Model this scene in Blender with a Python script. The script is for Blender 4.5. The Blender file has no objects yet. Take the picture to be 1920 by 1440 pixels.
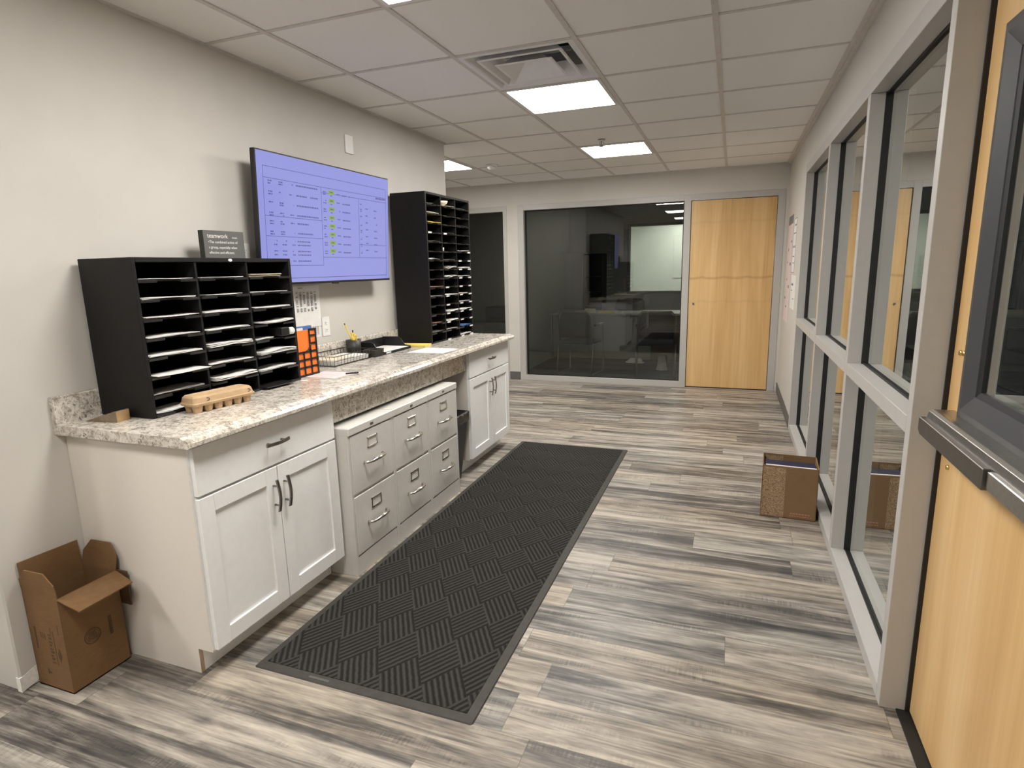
import bpy, bmesh, math, random
from mathutils import Vector, Matrix
random.seed(7)
S = bpy.context.scene
COL = S.collection
PI = math.pi

# ------------------------------------------------------------------ camera
F_PX = 1098.7
cam_d = bpy.data.cameras.new('camera')
cam_d.sensor_width = 36.0
cam_d.lens = F_PX / 1920 * 36.0
cam_d.clip_start = 0.02
cam = bpy.data.objects.new('camera', cam_d)
COL.objects.link(cam)
_y, _p, _r = math.radians(20.6096), math.radians(-11.1904), math.radians(-1.3315)
_f = Vector((-math.sin(_y) * math.cos(_p), math.cos(_y) * math.cos(_p), math.sin(_p)))
_rt = Vector((math.cos(_y), math.sin(_y), 0))
_up = _rt.cross(_f)
_R = _rt * math.cos(_r) + _up * math.sin(_r)
_U = -_rt * math.sin(_r) + _up * math.cos(_r)
_m = Matrix((_R, _U, -_f)).transposed().to_4x4()
_m.translation = (2.2713, -1.3838, 1.4382)
cam.matrix_world = _m
S.camera = cam

# ------------------------------------------------------------------ world, exposure
wd = bpy.data.worlds.new('night')
S.world = wd
wd.use_nodes = True
wd.node_tree.nodes['Background'].inputs[0].default_value = (.010, .012, .016, 1)
wd.node_tree.nodes['Background'].inputs[1].default_value = 1.0
S.view_settings.view_transform = 'Standard'
S.view_settings.look = 'None'
S.view_settings.gamma = 1
S.view_settings.use_curve_mapping = False
S.view_settings.exposure = 0.0
PANEL = 39.5          # radiance of the ceiling light diffusers
PANEL_COL = (1.0, .962, .91)

# ------------------------------------------------------------------ main dimensions
H = 2.463             # ceiling
WL = -.025            # left wall face
WR = 2.79             # right wall face
YF = 5.735            # far wall face
WE0, WE1 = -.285, 3.255   # ends of the left wall
TX, TY, T = .3203, .8627, .6096   # ceiling grid origin and pitch
CT = .916             # counter top

# ------------------------------------------------------------------ mesh helpers
class MB:
    def __init__(self):
        self.bm = bmesh.new(); self.mi = 0
    def _add(self, t, M=None, smooth=False):
        if M is not None:
            t.transform(M)
        for f in t.faces:
            f.material_index = self.mi
        if smooth:
            for f in t.faces:
                f.smooth = True
        me = bpy.data.meshes.new('t')
        t.to_mesh(me); t.free()
        self.bm.from_mesh(me)
        bpy.data.meshes.remove(me)
        return self
    def box(self, x0, x1, y0, y1, z0, z1, bev=0, M=None, seg=1):
        t = bmesh.new()
        bmesh.ops.create_cube(t, size=1)
        for v in t.verts:
            v.co = Vector((x0 + (v.co.x + .5) * (x1 - x0), y0 + (v.co.y + .5) * (y1 - y0), z0 + (v.co.z + .5) * (z1 - z0)))
        if bev:
            bmesh.ops.bevel(t, geom=t.edges[:], offset=bev, segments=seg, affect='EDGES', profile=.5)
        return self._add(t, M)
    def prism(self, poly, axis, a0, a1, bev=0, M=None):
        t = bmesh.new()
        def mk(p, a):
            if axis == 'x': return (a, p[0], p[1])
            if axis == 'y': return (p[0], a, p[1])
            return (p[0], p[1], a)
        A = [t.verts.new(mk(p, a0)) for p in poly]
        B = [t.verts.new(mk(p, a1)) for p in poly]
        n = len(poly)
        t.faces.new(A[::-1]); t.faces.new(B)
        for i in range(n):
            t.faces.new((A[i], A[(i + 1) % n], B[(i + 1) % n], B[i]))
        bmesh.ops.recalc_face_normals(t, faces=t.faces[:])
        if bev:
            bmesh.ops.bevel(t, geom=t.edges[:], offset=bev, segments=1, affect='EDGES')
        return self._add(t, M)
    def hull(self, A, B):
        """two matching rings of points joined into a closed solid"""
        t = bmesh.new()
        a = [t.verts.new(p) for p in A]; b = [t.verts.new(p) for p in B]
        n = len(a)
        t.faces.new(a[::-1]); t.faces.new(b)
        for i in range(n):
            t.faces.new((a[i], a[(i + 1) % n], b[(i + 1) % n], b[i]))
        bmesh.ops.recalc_face_normals(t, faces=t.faces[:])
        return self._add(t)
    def loft(self, rings, cap=True, smooth=True, closed=True):
        t = bmesh.new()
        vr = [[t.verts.new(p) for p in r] for r in rings]
        n = len(rings[0])
        for i in range(len(vr) - 1):
            for j in range(n if closed else n - 1):
                f = t.faces.new((vr[i][j], vr[i][(j + 1) % n], vr[i + 1][(j + 1) % n], vr[i + 1][j]))
                f.smooth = smooth
        if cap:
            t.faces.new(vr[0][::-1]); t.faces.new(vr[-1])
        bmesh.ops.recalc_face_normals(t, faces=t.faces[:])
        return self._add(t)
    def tube(self, pts, r, seg=8, closed=False):
        P = [Vector(p) for p in pts]
        n = len(P)
        rings = []
        prev = None
        for i in range(n):
            if closed:
                d = (P[(i + 1) % n] - P[i - 1]).normalized()
            else:
                d = (P[min(i + 1, n - 1)] - P[max(i - 1, 0)]).normalized()
            if prev is None:
                u = d.orthogonal().normalized()
            else:
                u = prev - d * prev.dot(d)
                u = u.normalized() if u.length > 1e-6 else d.orthogonal().normalized()
            prev = u
            w = d.cross(u)
            rr = r[i] if isinstance(r, (list, tuple)) else r
            rings.append([P[i] + (u * math.cos(2 * PI * k / seg) + w * math.sin(2 * PI * k / seg)) * rr for k in range(seg)])
        if closed:
            rings.append(rings[0])
        return self.loft(rings, cap=not closed)
    def cyl(self, p0, p1, r0, r1=None, seg=20):
        r1 = r0 if r1 is None else r1
        p0, p1 = Vector(p0), Vector(p1)
        d = (p1 - p0).normalized(); u = d.orthogonal().normalized(); w = d.cross(u)
        R = []
        for p, r in ((p0, r0), (p1, r1)):
            R.append([p + (u * math.cos(2 * PI * k / seg) + w * math.sin(2 * PI * k / seg)) * r for k in range(seg)])
        t = bmesh.new()
        vr = [[t.verts.new(p) for p in r] for r in R]
        for j in range(seg):
            f = t.faces.new((vr[0][j], vr[0][(j + 1) % seg], vr[1][(j + 1) % seg], vr[1][j])); f.smooth = True
        t.faces.new(vr[0][::-1]); t.faces.new(vr[1])
        bmesh.ops.recalc_face_normals(t, faces=t.faces[:])
        return self._add(t)
    def lathe(self, prof, c, seg=28):
        rings = [[Vector((c[0] + r * math.cos(2 * PI * k / seg), c[1] + r * math.sin(2 * PI * k / seg), c[2] + z)) for k in range(seg)] for r, z in prof]
        return self.loft(rings)
    def text(self, body, size, M, depth=.0006, align='LEFT'):
        cu = bpy.data.curves.new('t', 'FONT')
        cu.body = body; cu.size = size; cu.align_x = align; cu.extrude = depth
        o = bpy.data.objects.new('t', cu); COL.objects.link(o)
        me = o.to_mesh()
        t = bmesh.new(); t.from_mesh(me)
        o.to_mesh_clear()
        bpy.data.objects.remove(o); bpy.data.curves.remove(cu)
        return self._add(t, M)
    def sheet(self, p, ux, uy, w, h, t=.0006, curl=0, nx=6, amp=0, ph=0):
        """thin sheet of paper: p corner, ux/uy unit directions, curl lifts along its normal"""
        p, ux, uy = Vector(p), Vector(ux), Vector(uy)
        n = ux.cross(uy)
        rings = []
        for i in range(nx + 1):
            a = i / nx
            z = curl * (2 * a - 1) ** 2 + amp * math.sin(a * 6 + ph)
            b = p + ux * (w * a) + n * z
            rings.append([b, b + uy * h, b + uy * h + n * t, b + n * t])
        return self.loft(rings, smooth=False)

ROOT = {}
def obj(name, mb, mat, parent=None, loc=None, label=None):
    me = bpy.data.meshes.new(name)
    bm = mb.bm
    if parent is not None:
        off = ROOT[parent.name]
    else:
        if loc is None:
            xs = [v.co.x for v in bm.verts]; ys = [v.co.y for v in bm.verts]; zs = [v.co.z for v in bm.verts]
            loc = ((min(xs) + max(xs)) / 2, (min(ys) + max(ys)) / 2, min(zs))
        off = Vector(loc)
    bmesh.ops.translate(bm, vec=-off, verts=bm.verts[:])
    bm.to_mesh(me); bm.free()
    if isinstance(mat, (list, tuple)):
        for m in mat: me.materials.append(m)
    else:
        me.materials.append(mat)
    o = bpy.data.objects.new(name, me)
    COL.objects.link(o)
    if parent is None:
        o.location = off
    else:
        o.parent = parent
    ROOT[o.name] = off.copy()
    if label: o['label'] = label
    return o
def tag(o, label, cat, group=None, kind=None):
    o['label'] = label; o['category'] = cat
    if group: o['group'] = group
    if kind: o['kind'] = kind
    return o
def thing(name, label, cat, loc, group=None):
    o = bpy.data.objects.new(name, None)
    o.empty_display_size = .05
    COL.objects.link(o)
    o.location = loc
    ROOT[o.name] = Vector(loc)
    return tag(o, label, cat, group)
def struct(name, mb, mat, parent=None, loc=(0, 0, 0)):
    o = obj(name, mb, mat, parent, loc)
    if parent is None: o['kind'] = 'structure'
    return o
def sempty(name, loc=(0, 0, 0)):
    o = bpy.data.objects.new(name, None); COL.objects.link(o); o.location = loc
    ROOT[o.name] = Vector(loc); o['kind'] = 'structure'
    return o
def dup(root, loc, label, group=None):
    r = root.copy(); COL.objects.link(r); r.location = loc
    r['label'] = label
    if group: r['group'] = group
    for ch in list(root.children):
        c = ch.copy(); COL.objects.link(c); c.parent = r
        for g in list(ch.children):
            d = g.copy(); COL.objects.link(d); d.parent = c
    return r
def rotz(a, c):
    c = Vector(c)
    return Matrix.Translation(c) @ Matrix.Rotation(a, 4, 'Z') @ Matrix.Translation(-c)
def basis(o, x, y):
    x, y = Vector(x).normalized(), Vector(y).normalized()
    m = Matrix((x, y, x.cross(y))).transposed().to_4x4()
    m.translation = o
    return m

# ------------------------------------------------------------------ materials
class NT:
    def __init__(self, name):
        self.m = bpy.data.materials.new(name)
        self.m.use_nodes = True
        self.t = self.m.node_tree
        self.b = self.t.nodes['Principled BSDF']
        self.out = self.t.nodes['Material Output']
    def n(self, typ, **kw):
        nd = self.t.nodes.new(typ)
        for k, v in kw.items(): setattr(nd, k, v)
        return nd
    def l(self, a, b): self.t.links.new(a, b)
    def set(self, inp, v):
        if hasattr(v, 'links') or hasattr(v, 'is_output'): self.l(v, inp)
        else: inp.default_value = v
    def math(self, op, a, b=None, c=None, clamp=False):
        nd = self.n('ShaderNodeMath', operation=op); nd.use_clamp = clamp
        self.set(nd.inputs[0], a)
        if b is not None: self.set(nd.inputs[1], b)
        if c is not None: self.set(nd.inputs[2], c)
        return nd.outputs[0]
    def pos(self, obj=False):
        if obj: return self.n('ShaderNodeTexCoord').outputs['Object']
        return self.n('ShaderNodeNewGeometry').outputs['Position']
    def sep(self, v):
        nd = self.n('ShaderNodeSeparateXYZ'); self.l(v, nd.inputs[0]); return nd.outputs
    def comb(self, x, y, z):
        nd = self.n('ShaderNodeCombineXYZ')
        for i, q in enumerate((x, y, z)): self.set(nd.inputs[i], q)
        return nd.outputs[0]
    def scale(self, v, s):
        nd = self.n('ShaderNodeVectorMath', operation='MULTIPLY'); self.l(v, nd.inputs[0]); nd.inputs[1].default_value = s; return nd.outputs[0]
    def noise(self, v, scale, detail=4, rough=.55, dist=0):
        nd = self.n('ShaderNodeTexNoise'); self.l(v, nd.inputs['Vector'])
        nd.inputs['Scale'].default_value = scale; nd.inputs['Detail'].default_value = detail
        nd.inputs['Roughness'].default_value = rough; nd.inputs['Distortion'].default_value = dist
        return nd.outputs['Fac']
    def white(self, v):
        nd = self.n('ShaderNodeTexWhiteNoise', noise_dimensions='3D'); self.l(v, nd.inputs['Vector']); return nd.outputs['Value']
    def ramp(self, f, stops, interp='LINEAR'):
        nd = self.n('ShaderNodeValToRGB'); self.l(f, nd.inputs[0])
        cr = nd.color_ramp; cr.interpolation = interp
        while len(cr.elements) < len(stops): cr.elements.new(.5)
        for e, (p, c) in zip(cr.elements, stops):
            e.position = p; e.color = (*c, 1) if len(c) == 3 else c
        return nd.outputs[0]
    def mix(self, f, a, b, mode='MIX'):
        nd = self.n('ShaderNodeMix', data_type='RGBA', blend_type=mode)
        self.set(nd.inputs[0], f)
        for i, q in ((6, a), (7, b)):
            if isinstance(q, tuple): nd.inputs[i].default_value = (*q, 1)
            else: self.l(q, nd.inputs[i])
        return nd.outputs[2]
    def bump(self, h, strength, dist):
        nd = self.n('ShaderNodeBump'); self.l(h, nd.inputs['Height'])
        nd.inputs['Strength'].default_value = strength; nd.inputs['Distance'].default_value = dist
        self.l(nd.outputs[0], self.b.inputs['Normal'])
    def base(self, c, rough=.5, metal=0, spec=.5):
        self.set(self.b.inputs['Base Color'], (*c, 1) if isinstance(c, tuple) else c)
        self.set(self.b.inputs['Roughness'], rough)
        self.b.inputs['Metallic'].default_value = metal
        self.b.inputs['Specular IOR Level'].default_value = spec
        return self.m

def plain(name, col, rough=.5, metal=0, spec=.5, var=.06, scale=30, bump=0, bscale=200, bdist=.001):
    k = NT(name)
    p = k.pos(True)
    nz = k.noise(p, scale, 3)
    f = k.ramp(nz, [(.3, tuple(c * (1 - var) for c in col)), (.7, tuple(min(1, c * (1 + var)) for c in col))])
    k.base(f, rough, metal, spec)
    if bump:
        k.bump(k.noise(p, bscale, 2), bump, bdist)
    return k.m

def mk_floor():
    k = NT('vinyl_plank')
    x, y, z = k.sep(k.pos())[:3]
    PW, PL = .1825, 1.22
    yy = k.math('DIVIDE', k.math('SUBTRACT', y, .0975), PW)
    row = k.math('FLOOR', yy)
    fy = k.math('SUBTRACT', yy, row)
    r0 = k.white(k.comb(row, 3.7, 1.3))
    xx = k.math('ADD', k.math('DIVIDE', x, PL), k.math('MULTIPLY', r0, 7.0))
    colm = k.math('FLOOR', xx)
    fx = k.math('SUBTRACT', xx, colm)
    pid = k.white(k.comb(row, colm, 5.1))
    pid2 = k.white(k.comb(row, colm, 9.7))
    v = k.comb(k.math('ADD', x, k.math('MULTIPLY', pid, 31)), k.math('ADD', y, k.math('MULTIPLY', pid2, 17)), k.math('MULTIPLY', pid, 11))
    band = k.noise(k.scale(v, (1.1, 17, 1)), 1.0, 6, .64, .9)
    fine = k.noise(k.scale(v, (6, 95, 1)), 1.0, 5, .65, .3)
    blot = k.noise(k.scale(v, (5, 13, 1)), 1.0, 4, .6, .8)
    cross = k.noise(k.scale(v, (130, 9, 1)), 1.0, 3, .6)
    crm = k.ramp(k.noise(k.scale(v, (2.2, 16, 1)), 1.0, 3), [(.55, (0, 0, 0)), (.66, (1, 1, 1))])
    t = k.math('ADD', k.math('SUBTRACT', k.math('MULTIPLY', band, 1.1), .20), k.math('MULTIPLY', fine, .38))
    t = k.math('ADD', t, k.math('MULTIPLY', k.math('SUBTRACT', blot, .5), .30))
    t = k.math('ADD', t, k.math('MULTIPLY', k.math('SUBTRACT', pid2, .5), .16))
    t = k.math('ADD', t, k.math('MULTIPLY', k.math('MULTIPLY', k.math('SUBTRACT', cross, .5), crm), .35))
    c = k.ramp(t, [(.25, (.046, .043, .041)), (.385, (.100, .091, .082)), (.50, (.215, .192, .166)), (.63, (.365, .325, .276)), (.78, (.52, .465, .39))])
    cool = k.ramp(pid, [(.0, (1.0, .96, .90)), (.5, (1, 1, 1)), (1, (.93, .97, 1.0))])
    c = k.mix(1.0, c, cool, 'MULTIPLY')
    ey = k.math('MINIMUM', fy, k.math('SUBTRACT', 1.0, fy))
    ex = k.math('MINIMUM', fx, k.math('SUBTRACT', 1.0, fx))
    seam = k.math('MAXIMUM', k.math('LESS_THAN', ey, .007), k.math('LESS_THAN', ex, .0011))
    c = k.mix(k.math('MULTIPLY', seam, .45), c, (.05, .045, .04))
    k.base(c, k.math('ADD', k.math('MULTIPLY', fine, .14), .36), 0, .38)
    k.bump(k.math('SUBTRACT', fine, seam), .12, .001)
    return k.m

def mk_mat():
    k = NT('ribbed_carpet')
    x, y, z = k.sep(k.pos())[:3]
    a = k.math('DIVIDE', x, .0875); b = k.math('DIVIDE', k.math('SUBTRACT', y, .06), .134)
    u = k.math('MULTIPLY', k.math('ADD', a, b), .5); v = k.math('MULTIPLY', k.math('SUBTRACT', a, b), .5)
    fu = k.math('FLOOR', u); fv = k.math('FLOOR', v)
    par = k.math('MODULO', k.math('ADD', k.math('SUBTRACT', fu, fv), 200), 2.0)
    nz = k.math('MULTIPLY', k.math('SUBTRACT', k.noise(k.pos(), 60, 3), .5), .05)
    s = k.math('ADD', k.math('ADD', k.math('MULTIPLY', u, par), k.math('MULTIPLY', v, k.math('SUBTRACT', 1.0, par))), nz)
    rib = k.math('SINE', k.math('MULTIPLY', s, 2 * PI * 7))
    rib = k.math('ADD', k.math('MULTIPLY', rib, .5), .5)
    fuz = k.noise(k.pos(), 900, 3, .7)
    h = k.math('ADD', rib, k.math('MULTIPLY', fuz, .7))
    c = k.ramp(k.math('MULTIPLY', h, .6), [(.15, (.012, .0112, .0105)), (.55, (.034, .0318, .029)), (.95, (.068, .064, .058))])
    k.base(c, .95, 0, .1)
    k.bump(h, .55, .003)
    return k.m

def mk_granite():
    k = NT('granite_laminate')
    p = k.pos()
    n1 = k.noise(p, 30, 6, .74, .5)
    n2 = k.noise(p, 80, 6, .76, .5)
    n3 = k.noise(p, 150, 3, .7)
    c = k.ramp(n1, [(.32, (.22, .19, .155)), (.43, (.48, .435, .37)), (.54, (.70, .655, .58)), (.72, (.80, .77, .71))])
    c = k.mix(k.ramp(n2, [(.54, (0, 0, 0)), (.62, (1, 1, 1))]), c, (.27, .235, .20))
    c = k.mix(k.ramp(k.noise(p, 70, 5, .72, .8), [(.59, (0, 0, 0)), (.64, (1, 1, 1))]), c, (.075, .066, .060))
    c = k.mix(k.ramp(n3, [(.60, (0, 0, 0)), (.68, (.8, .8, .8))]), c, (.86, .83, .78))
    return k.base(c, .10, 0, .5)

def mk_maple(name, axis, zlines=()):
    k = NT(name)
    x, y, z = k.sep(k.pos())[:3]
    h = x if axis == 'x' else y
    v = k.comb(h, 0, z)
    big = k.noise(k.scale(v, (6.5, 1, .45)), 1, 4, .55, .7)
    fine = k.noise(k.scale(v, (42, 1, 1.3)), 1, 5, .6, .2)
    t = k.math('ADD', k.math('MULTIPLY', big, .72), k.math('MULTIPLY', fine, .26))
    c = k.ramp(t, [(.30, (.53, .315, .118)), (.5, (.675, .435, .188)), (.68, (.77, .54, .275))])
    wob = k.math('MULTIPLY', k.math('ABSOLUTE', k.math('SINE', k.math('MULTIPLY', h, 13))), .014)
    for zl, am in zlines:
        d = k.math('ABSOLUTE', k.math('SUBTRACT', k.math('ADD', z, wob), zl))
        f = k.math('SUBTRACT', 1.0, k.math('DIVIDE', d, .022), clamp=True)
        c = k.mix(k.math('MULTIPLY', f, am), c, (.36, .20, .075))
    return k.base(c, .38, 0, .4)

def mk_wall():
    k = NT('wall_paint')
    p = k.pos()
    nz = k.noise(p, 3, 3)
    c = k.ramp(nz, [(.3, (.58, .557, .512)), (.7, (.615, .592, .547))])
    k.base(c, .62, 0, .3)
    k.bump(k.noise(p, 260, 3, .6), .22, .0012)
    return k.m

def mk_tile():
    k = NT('ceiling_tile')
    p = k.pos()
    nz = k.noise(p, 420, 4, .7)
    c = k.ramp(nz, [(.30, (.80, .785, .76)), (.6, (.90, .885, .86))])
    k.base(c, .95, 0, .1)
    k.bump(nz, .45, .0012)
    return k.m

def mk_card(name, print_strip=False):
    k = NT(name)
    p = k.pos(True)
    nz = k.noise(k.scale(p, (40, 40, 260)), 1, 4, .6)
    big = k.noise(p, 7, 3)
    c = k.ramp(k.math('ADD', k.math('MULTIPLY', nz, .5), k.math('MULTIPLY', big, .5)), [(.3, (.165, .092, .041)), (.7, (.225, .131, .063))])
    if print_strip:
        c = k.mix(.35, c, (.33, .21, .11))
        x, y, z = k.sep(p)[:3]
        d = k.noise(p, 34, 2, .5, 2.0)
        ln = k.math('LESS_THAN', k.math('ABSOLUTE', k.math('SUBTRACT', k.math('FRACT', k.math('MULTIPLY', d, 6)), .5)), .26)
        m = k.math('MULTIPLY', ln, k.math('LESS_THAN', x, -.028))
        m = k.math('MULTIPLY', m, k.math('LESS_THAN', z, .297))
        c = k.mix(k.math('MULTIPLY', m, .9), c, (.46, .335, .21))
    return k.base(c, .8, 0, .2)

def mk_glass(name, tint, layers):
    k = NT(name)
    k.t.nodes.remove(k.b)
    fr = k.n('ShaderNodeFresnel'); fr.inputs['IOR'].default_value = 1.5
    geo = k.n('ShaderNodeNewGeometry')
    r = k.math('SUBTRACT', 1.0, k.math('POWER', k.math('SUBTRACT', 1.0, fr.outputs[0]), float(layers)))
    r = k.math('MULTIPLY', r, k.math('SUBTRACT', 1.0, geo.outputs['Backfacing']))
    tr = k.n('ShaderNodeBsdfTransparent'); tr.inputs[0].default_value = (*tint, 1)
    gl = k.n('ShaderNodeBsdfGlossy'); gl.inputs['Roughness'].default_value = 0.0
    gl.inputs['Color'].default_value = (.96, .98, .97, 1)
    mx = k.n('ShaderNodeMixShader')
    k.l(r, mx.inputs[0]); k.l(tr.outputs[0], mx.inputs[1]); k.l(gl.outputs[0], mx.inputs[2])
    k.l(mx.outputs[0], k.out.inputs[0])
    return k.m

def emis(name, col, s):
    k = NT(name)
    k.t.nodes.remove(k.b)
    e = k.n('ShaderNodeEmission'); e.inputs[0].default_value = (*col, 1); e.inputs[1].default_value = s
    k.l(e.outputs[0], k.out.inputs[0])
    return k.m

def scr(name, col, s=1.0):
    k = NT(name)
    k.base((.004, .004, .005), .10, 0, .5)
    k.b.inputs['Emission Color'].default_value = (*col, 1)
    k.b.inputs['Emission Strength'].default_value = s
    return k.m

M = {}
M['floor'] = mk_floor()
M['wall'] = mk_wall()
M['tile'] = mk_tile()
M['tee'] = plain('tee_bar_paint', (.63, .60, .56), .5)
M['granite'] = mk_granite()
M['cab'] = plain('white_cabinet_paint', (.88, .885, .875), .42, spec=.4, var=.02)
M['cabside'] = plain('cream_end_panel', (.775, .725, .66), .5, spec=.3, var=.008, scale=60)
M['cabin'] = plain('raw_board', (.45, .34, .24), .7)
M['putty'] = plain('putty_enamel', (.655, .64, .60), .38, spec=.45, var=.03)
M['puttydark'] = plain('putty_shadow_gap', (.30, .285, .255), .5)
M['nickel'] = plain('brushed_nickel', (.30, .285, .265), .34, metal=1, var=.1)
M['chrome'] = plain('bright_chrome', (.78, .76, .73), .16, metal=1)
M['steel'] = plain('brushed_aluminium', (.50, .485, .46), .33, metal=1, var=.08, scale=90)
M['steeldark'] = plain('satin_bronze_steel', (.22, .205, .19), .42, metal=1, var=.05)
M['frame'] = plain('grey_frame_paint', (.47, .455, .43), .40, spec=.4, var=.02)
M['gasket'] = plain('black_gasket', (.010, .010, .010), .55)
M['spacer'] = plain('spacer_bar', (.42, .43, .42), .45, metal=.6, bump=.6, bscale=600)
M['black'] = plain('black_board', (.0075, .007, .0068), .55, spec=.3, var=.15)
M['blackpl'] = plain('black_plastic', (.014, .0135, .0135), .38, spec=.4, var=.1)
M['lip'] = plain('black_lip_plastic', (.020, .0195, .019), .33, spec=.5, var=.1)
M['paper'] = plain('white_paper', (.78, .765, .74), .75, spec=.2, var=.04)
M['greypaper'] = plain('grey_paper', (.42, .40, .38), .75, spec=.2, var=.15)
M['dimpaper'] = plain('dark_grey_paper', (.12, .115, .11), .75, spec=.2, var=.2)
M['cream'] = plain('cream_paper', (.74, .66, .52), .7, spec=.2)
M['yellowp'] = plain('yellow_card', (.80, .62, .16), .65, spec=.2)
M['pinkp'] = plain('pale_pink_paper', (.74, .63, .62), .7, spec=.2)
M['redp'] = plain('reddish_paper', (.45, .22, .17), .7, spec=.2)
M['bluep'] = plain('blue_card', (.09, .20, .48), .5)
M['orange'] = plain('orange_folder', (.95, .21, .035), .42, spec=.4, var=.03)
M['ink'] = plain('ink', (.05, .05, .055), .7, var=.3)
M['greyink'] = plain('grey_ink', (.20, .20, .21), .7, var=.2)
M['brownink'] = plain('brown_print_ink', (.085, .045, .018), .75, var=.3)
M['mat'] = mk_mat()
M['rubber'] = plain('mat_rubber_edge', (.050, .047, .041), .62, spec=.3, var=.12, bump=.2)
M['stamp'] = plain('worn_grey_stamp', (.085, .083, .078), .7)
M['base'] = plain('grey_rubber_base', (.13, .125, .12), .5, spec=.3)
M['card'] = mk_card('brown_cardboard')
M['card2'] = mk_card('brown_printed_cardboard', True)
M['maple_far'] = mk_maple('maple_veneer', 'x', ((1.285, .5), (1.02, .12), (1.90, .12)))
M['maple_near'] = mk_maple('maple_veneer_near', 'y')
M['charcoal'] = plain('charcoal_frame', (.055, .056, .058), .42, spec=.4, var=.03)
M['brass'] = plain('brass_bolt', (.78, .58, .24), .22, metal=1)
M['plate'] = plain('white_plate', (.80, .79, .77), .4, var=.01)
M['glass_out'] = mk_glass('double_glazing', (.80, .86, .83), 4)
M['glass_in'] = mk_glass('smoked_interior_glass', (.70, .72, .70), 2)
M['glass_lit'] = mk_glass('clear_interior_glass', (.93, .95, .94), 2)
M['panel'] = emis('light_diffuser', PANEL_COL, PANEL)
M['lum'] = plain('white_enamel', (.75, .73, .70), .4, var=.02)
M["vent"] = plain("white_vent_enamel", (.80, .80, .80), .45, var=.02)
M['dark'] = plain('vent_throat', (.015, .015, .015), .9)
M['screen'] = scr('screen_glow', (.305, .325, .725))
M['scrline'] = scr('screen_dark_lines', (.055, .055, .20), 1.0)
M['scrtext'] = scr('screen_text', (.13, .135, .36), 1.0)
M['scrgreen'] = scr('screen_green_cells', (.28, .42, .045), 1.0)
M['signface'] = plain('charcoal_sign_paint', (.115, .115, .11), .6, var=.06)
M['signside'] = plain('dark_sign_edge', (.030, .030, .025), .6)
M['signtext'] = plain('white_sign_lettering', (.74, .73, .70), .6, var=.01)
M['egg'] = plain('tan_moulded_pulp', (.52, .365, .22), .9, spec=.1, var=.08, bump=.4, bscale=300)
M['wood'] = plain('raw_pine', (.42, .27, .125), .7, var=.15, scale=40)
M['wooddark'] = plain('weathered_wood', (.20, .155, .105), .75, var=.2, scale=40)
M['wire'] = plain('bronze_wire', (.075, .066, .052), .45, metal=.7)
M['mesh'] = plain('black_wire_mesh', (.055, .053, .05), .5, metal=.4, var=.5, scale=400)
M['pencil'] = plain('yellow_pencil', (.80, .58, .10), .45)
M['bag'] = plain('black_bin_liner', (.010, .010, .011), .22, spec=.6, bump=.8, bscale=40, bdist=.01)
M['book'] = plain('navy_book_cover', (.012, .011, .050), .5, spec=.5)
M['carpet'] = plain('office_carpet', (.085, .085, .09), .95, spec=.1, var=.25, scale=120, bump=.5, bscale=400)
M['office'] = plain('office_wall_paint', (.40, .405, .385), .7, var=.03)
M['desk'] = plain('grey_desk_laminate', (.23, .22, .205), .45)
M['desktop'] = plain('light_worktop', (.36, .35, .33), .45)
M['walnut'] = plain('dark_walnut', (.075, .042, .025), .45, var=.2)
M['fabric'] = plain('black_chair_fabric', (.020, .020, .022), .9, spec=.2, var=.2)
M['cabgrey'] = plain('grey_steel_cabinet', (.16, .165, .16), .45)
M['litwall'] = plain('bright_room_paint', (.74, .76, .70), .7, var=.05, scale=2)
M['plaster'] = plain('chipped_plaster', (.80, .78, .74), .9, var=.08, scale=90, bump=.8, bscale=120)

# ------------------------------------------------------------------ room shell
XL, YB = -3.6, -4.6        # far left side of the building, wall behind the camera
struct('floor', MB().box(XL, 2.96, YB, YF + .02, -.05, 0), M['floor'])
vx0, vy0 = TX + T, TY + T
c_ = MB().box(XL, vx0 + .02, YB, YF + .1, H + .004, H + .05).box(vx0 + T - .02, 2.96, YB, YF + .1, H + .004, H + .05)
c_.box(vx0 + .02, vx0 + T - .02, YB, vy0 + .02, H + .004, H + .05).box(vx0 + .02, vx0 + T - .02, vy0 + T - .02, YF + .1, H + .004, H + .05)
ceil = struct('ceiling', c_, M['tile'])
g = MB()
i0, i1 = -6, 5
for i in range(i0, i1):
    x = TX + i * T
    if x < 2.78: g.box(x - .012, x + .012, YB, YF, H - .0015, H + .005)
for j in range(-9, 9):
    y = TY + j * T
    if y < YF - .02: g.box(XL, WR, y - .010, y + .010, H - .0005, H + .0049)
obj('ceiling_grid', g, M['tee'], ceil)
g = MB()
g.box(WR - .022, WR, -.2, YF, H - .014, H + .004).box(WL, WL + .014, WE0, WE1, H - .004, H + .004)
g.box(XL, WR, YF - .016, YF, H - .006, H + .004)
struct('trim_1', g, M['tee'])
# left wall block: its near end and far end are both free corners
w = MB().box(XL, WL, WE0, WE1, 0, H + .004, .006)
struct('wall_left', w, M['wall'])
struct('wall_outer', MB().box(XL - .1, XL, YB, YF, 0, H), M['wall'])
struct('wall_rear', MB().box(XL, 2.96, YB - .1, YB, 0, H), M['wall'])
# right wall pieces around the glazed screen and the exit door
PD0, PD1 = -.335, .600     # door opening
SY0, SY1 = .645, 4.06      # glazed opening
OB = 4.11
w = MB()
w.box(WR, 2.96, OB, YF, 0, H + .004)
w.box(WR, 2.96, PD0 - .05, OB, 2.20, H + .004)
w.box(WR, 2.96, YB, PD0 - .05, 0, H + .004)
struct('wall_right', w, M['wall'])
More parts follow.
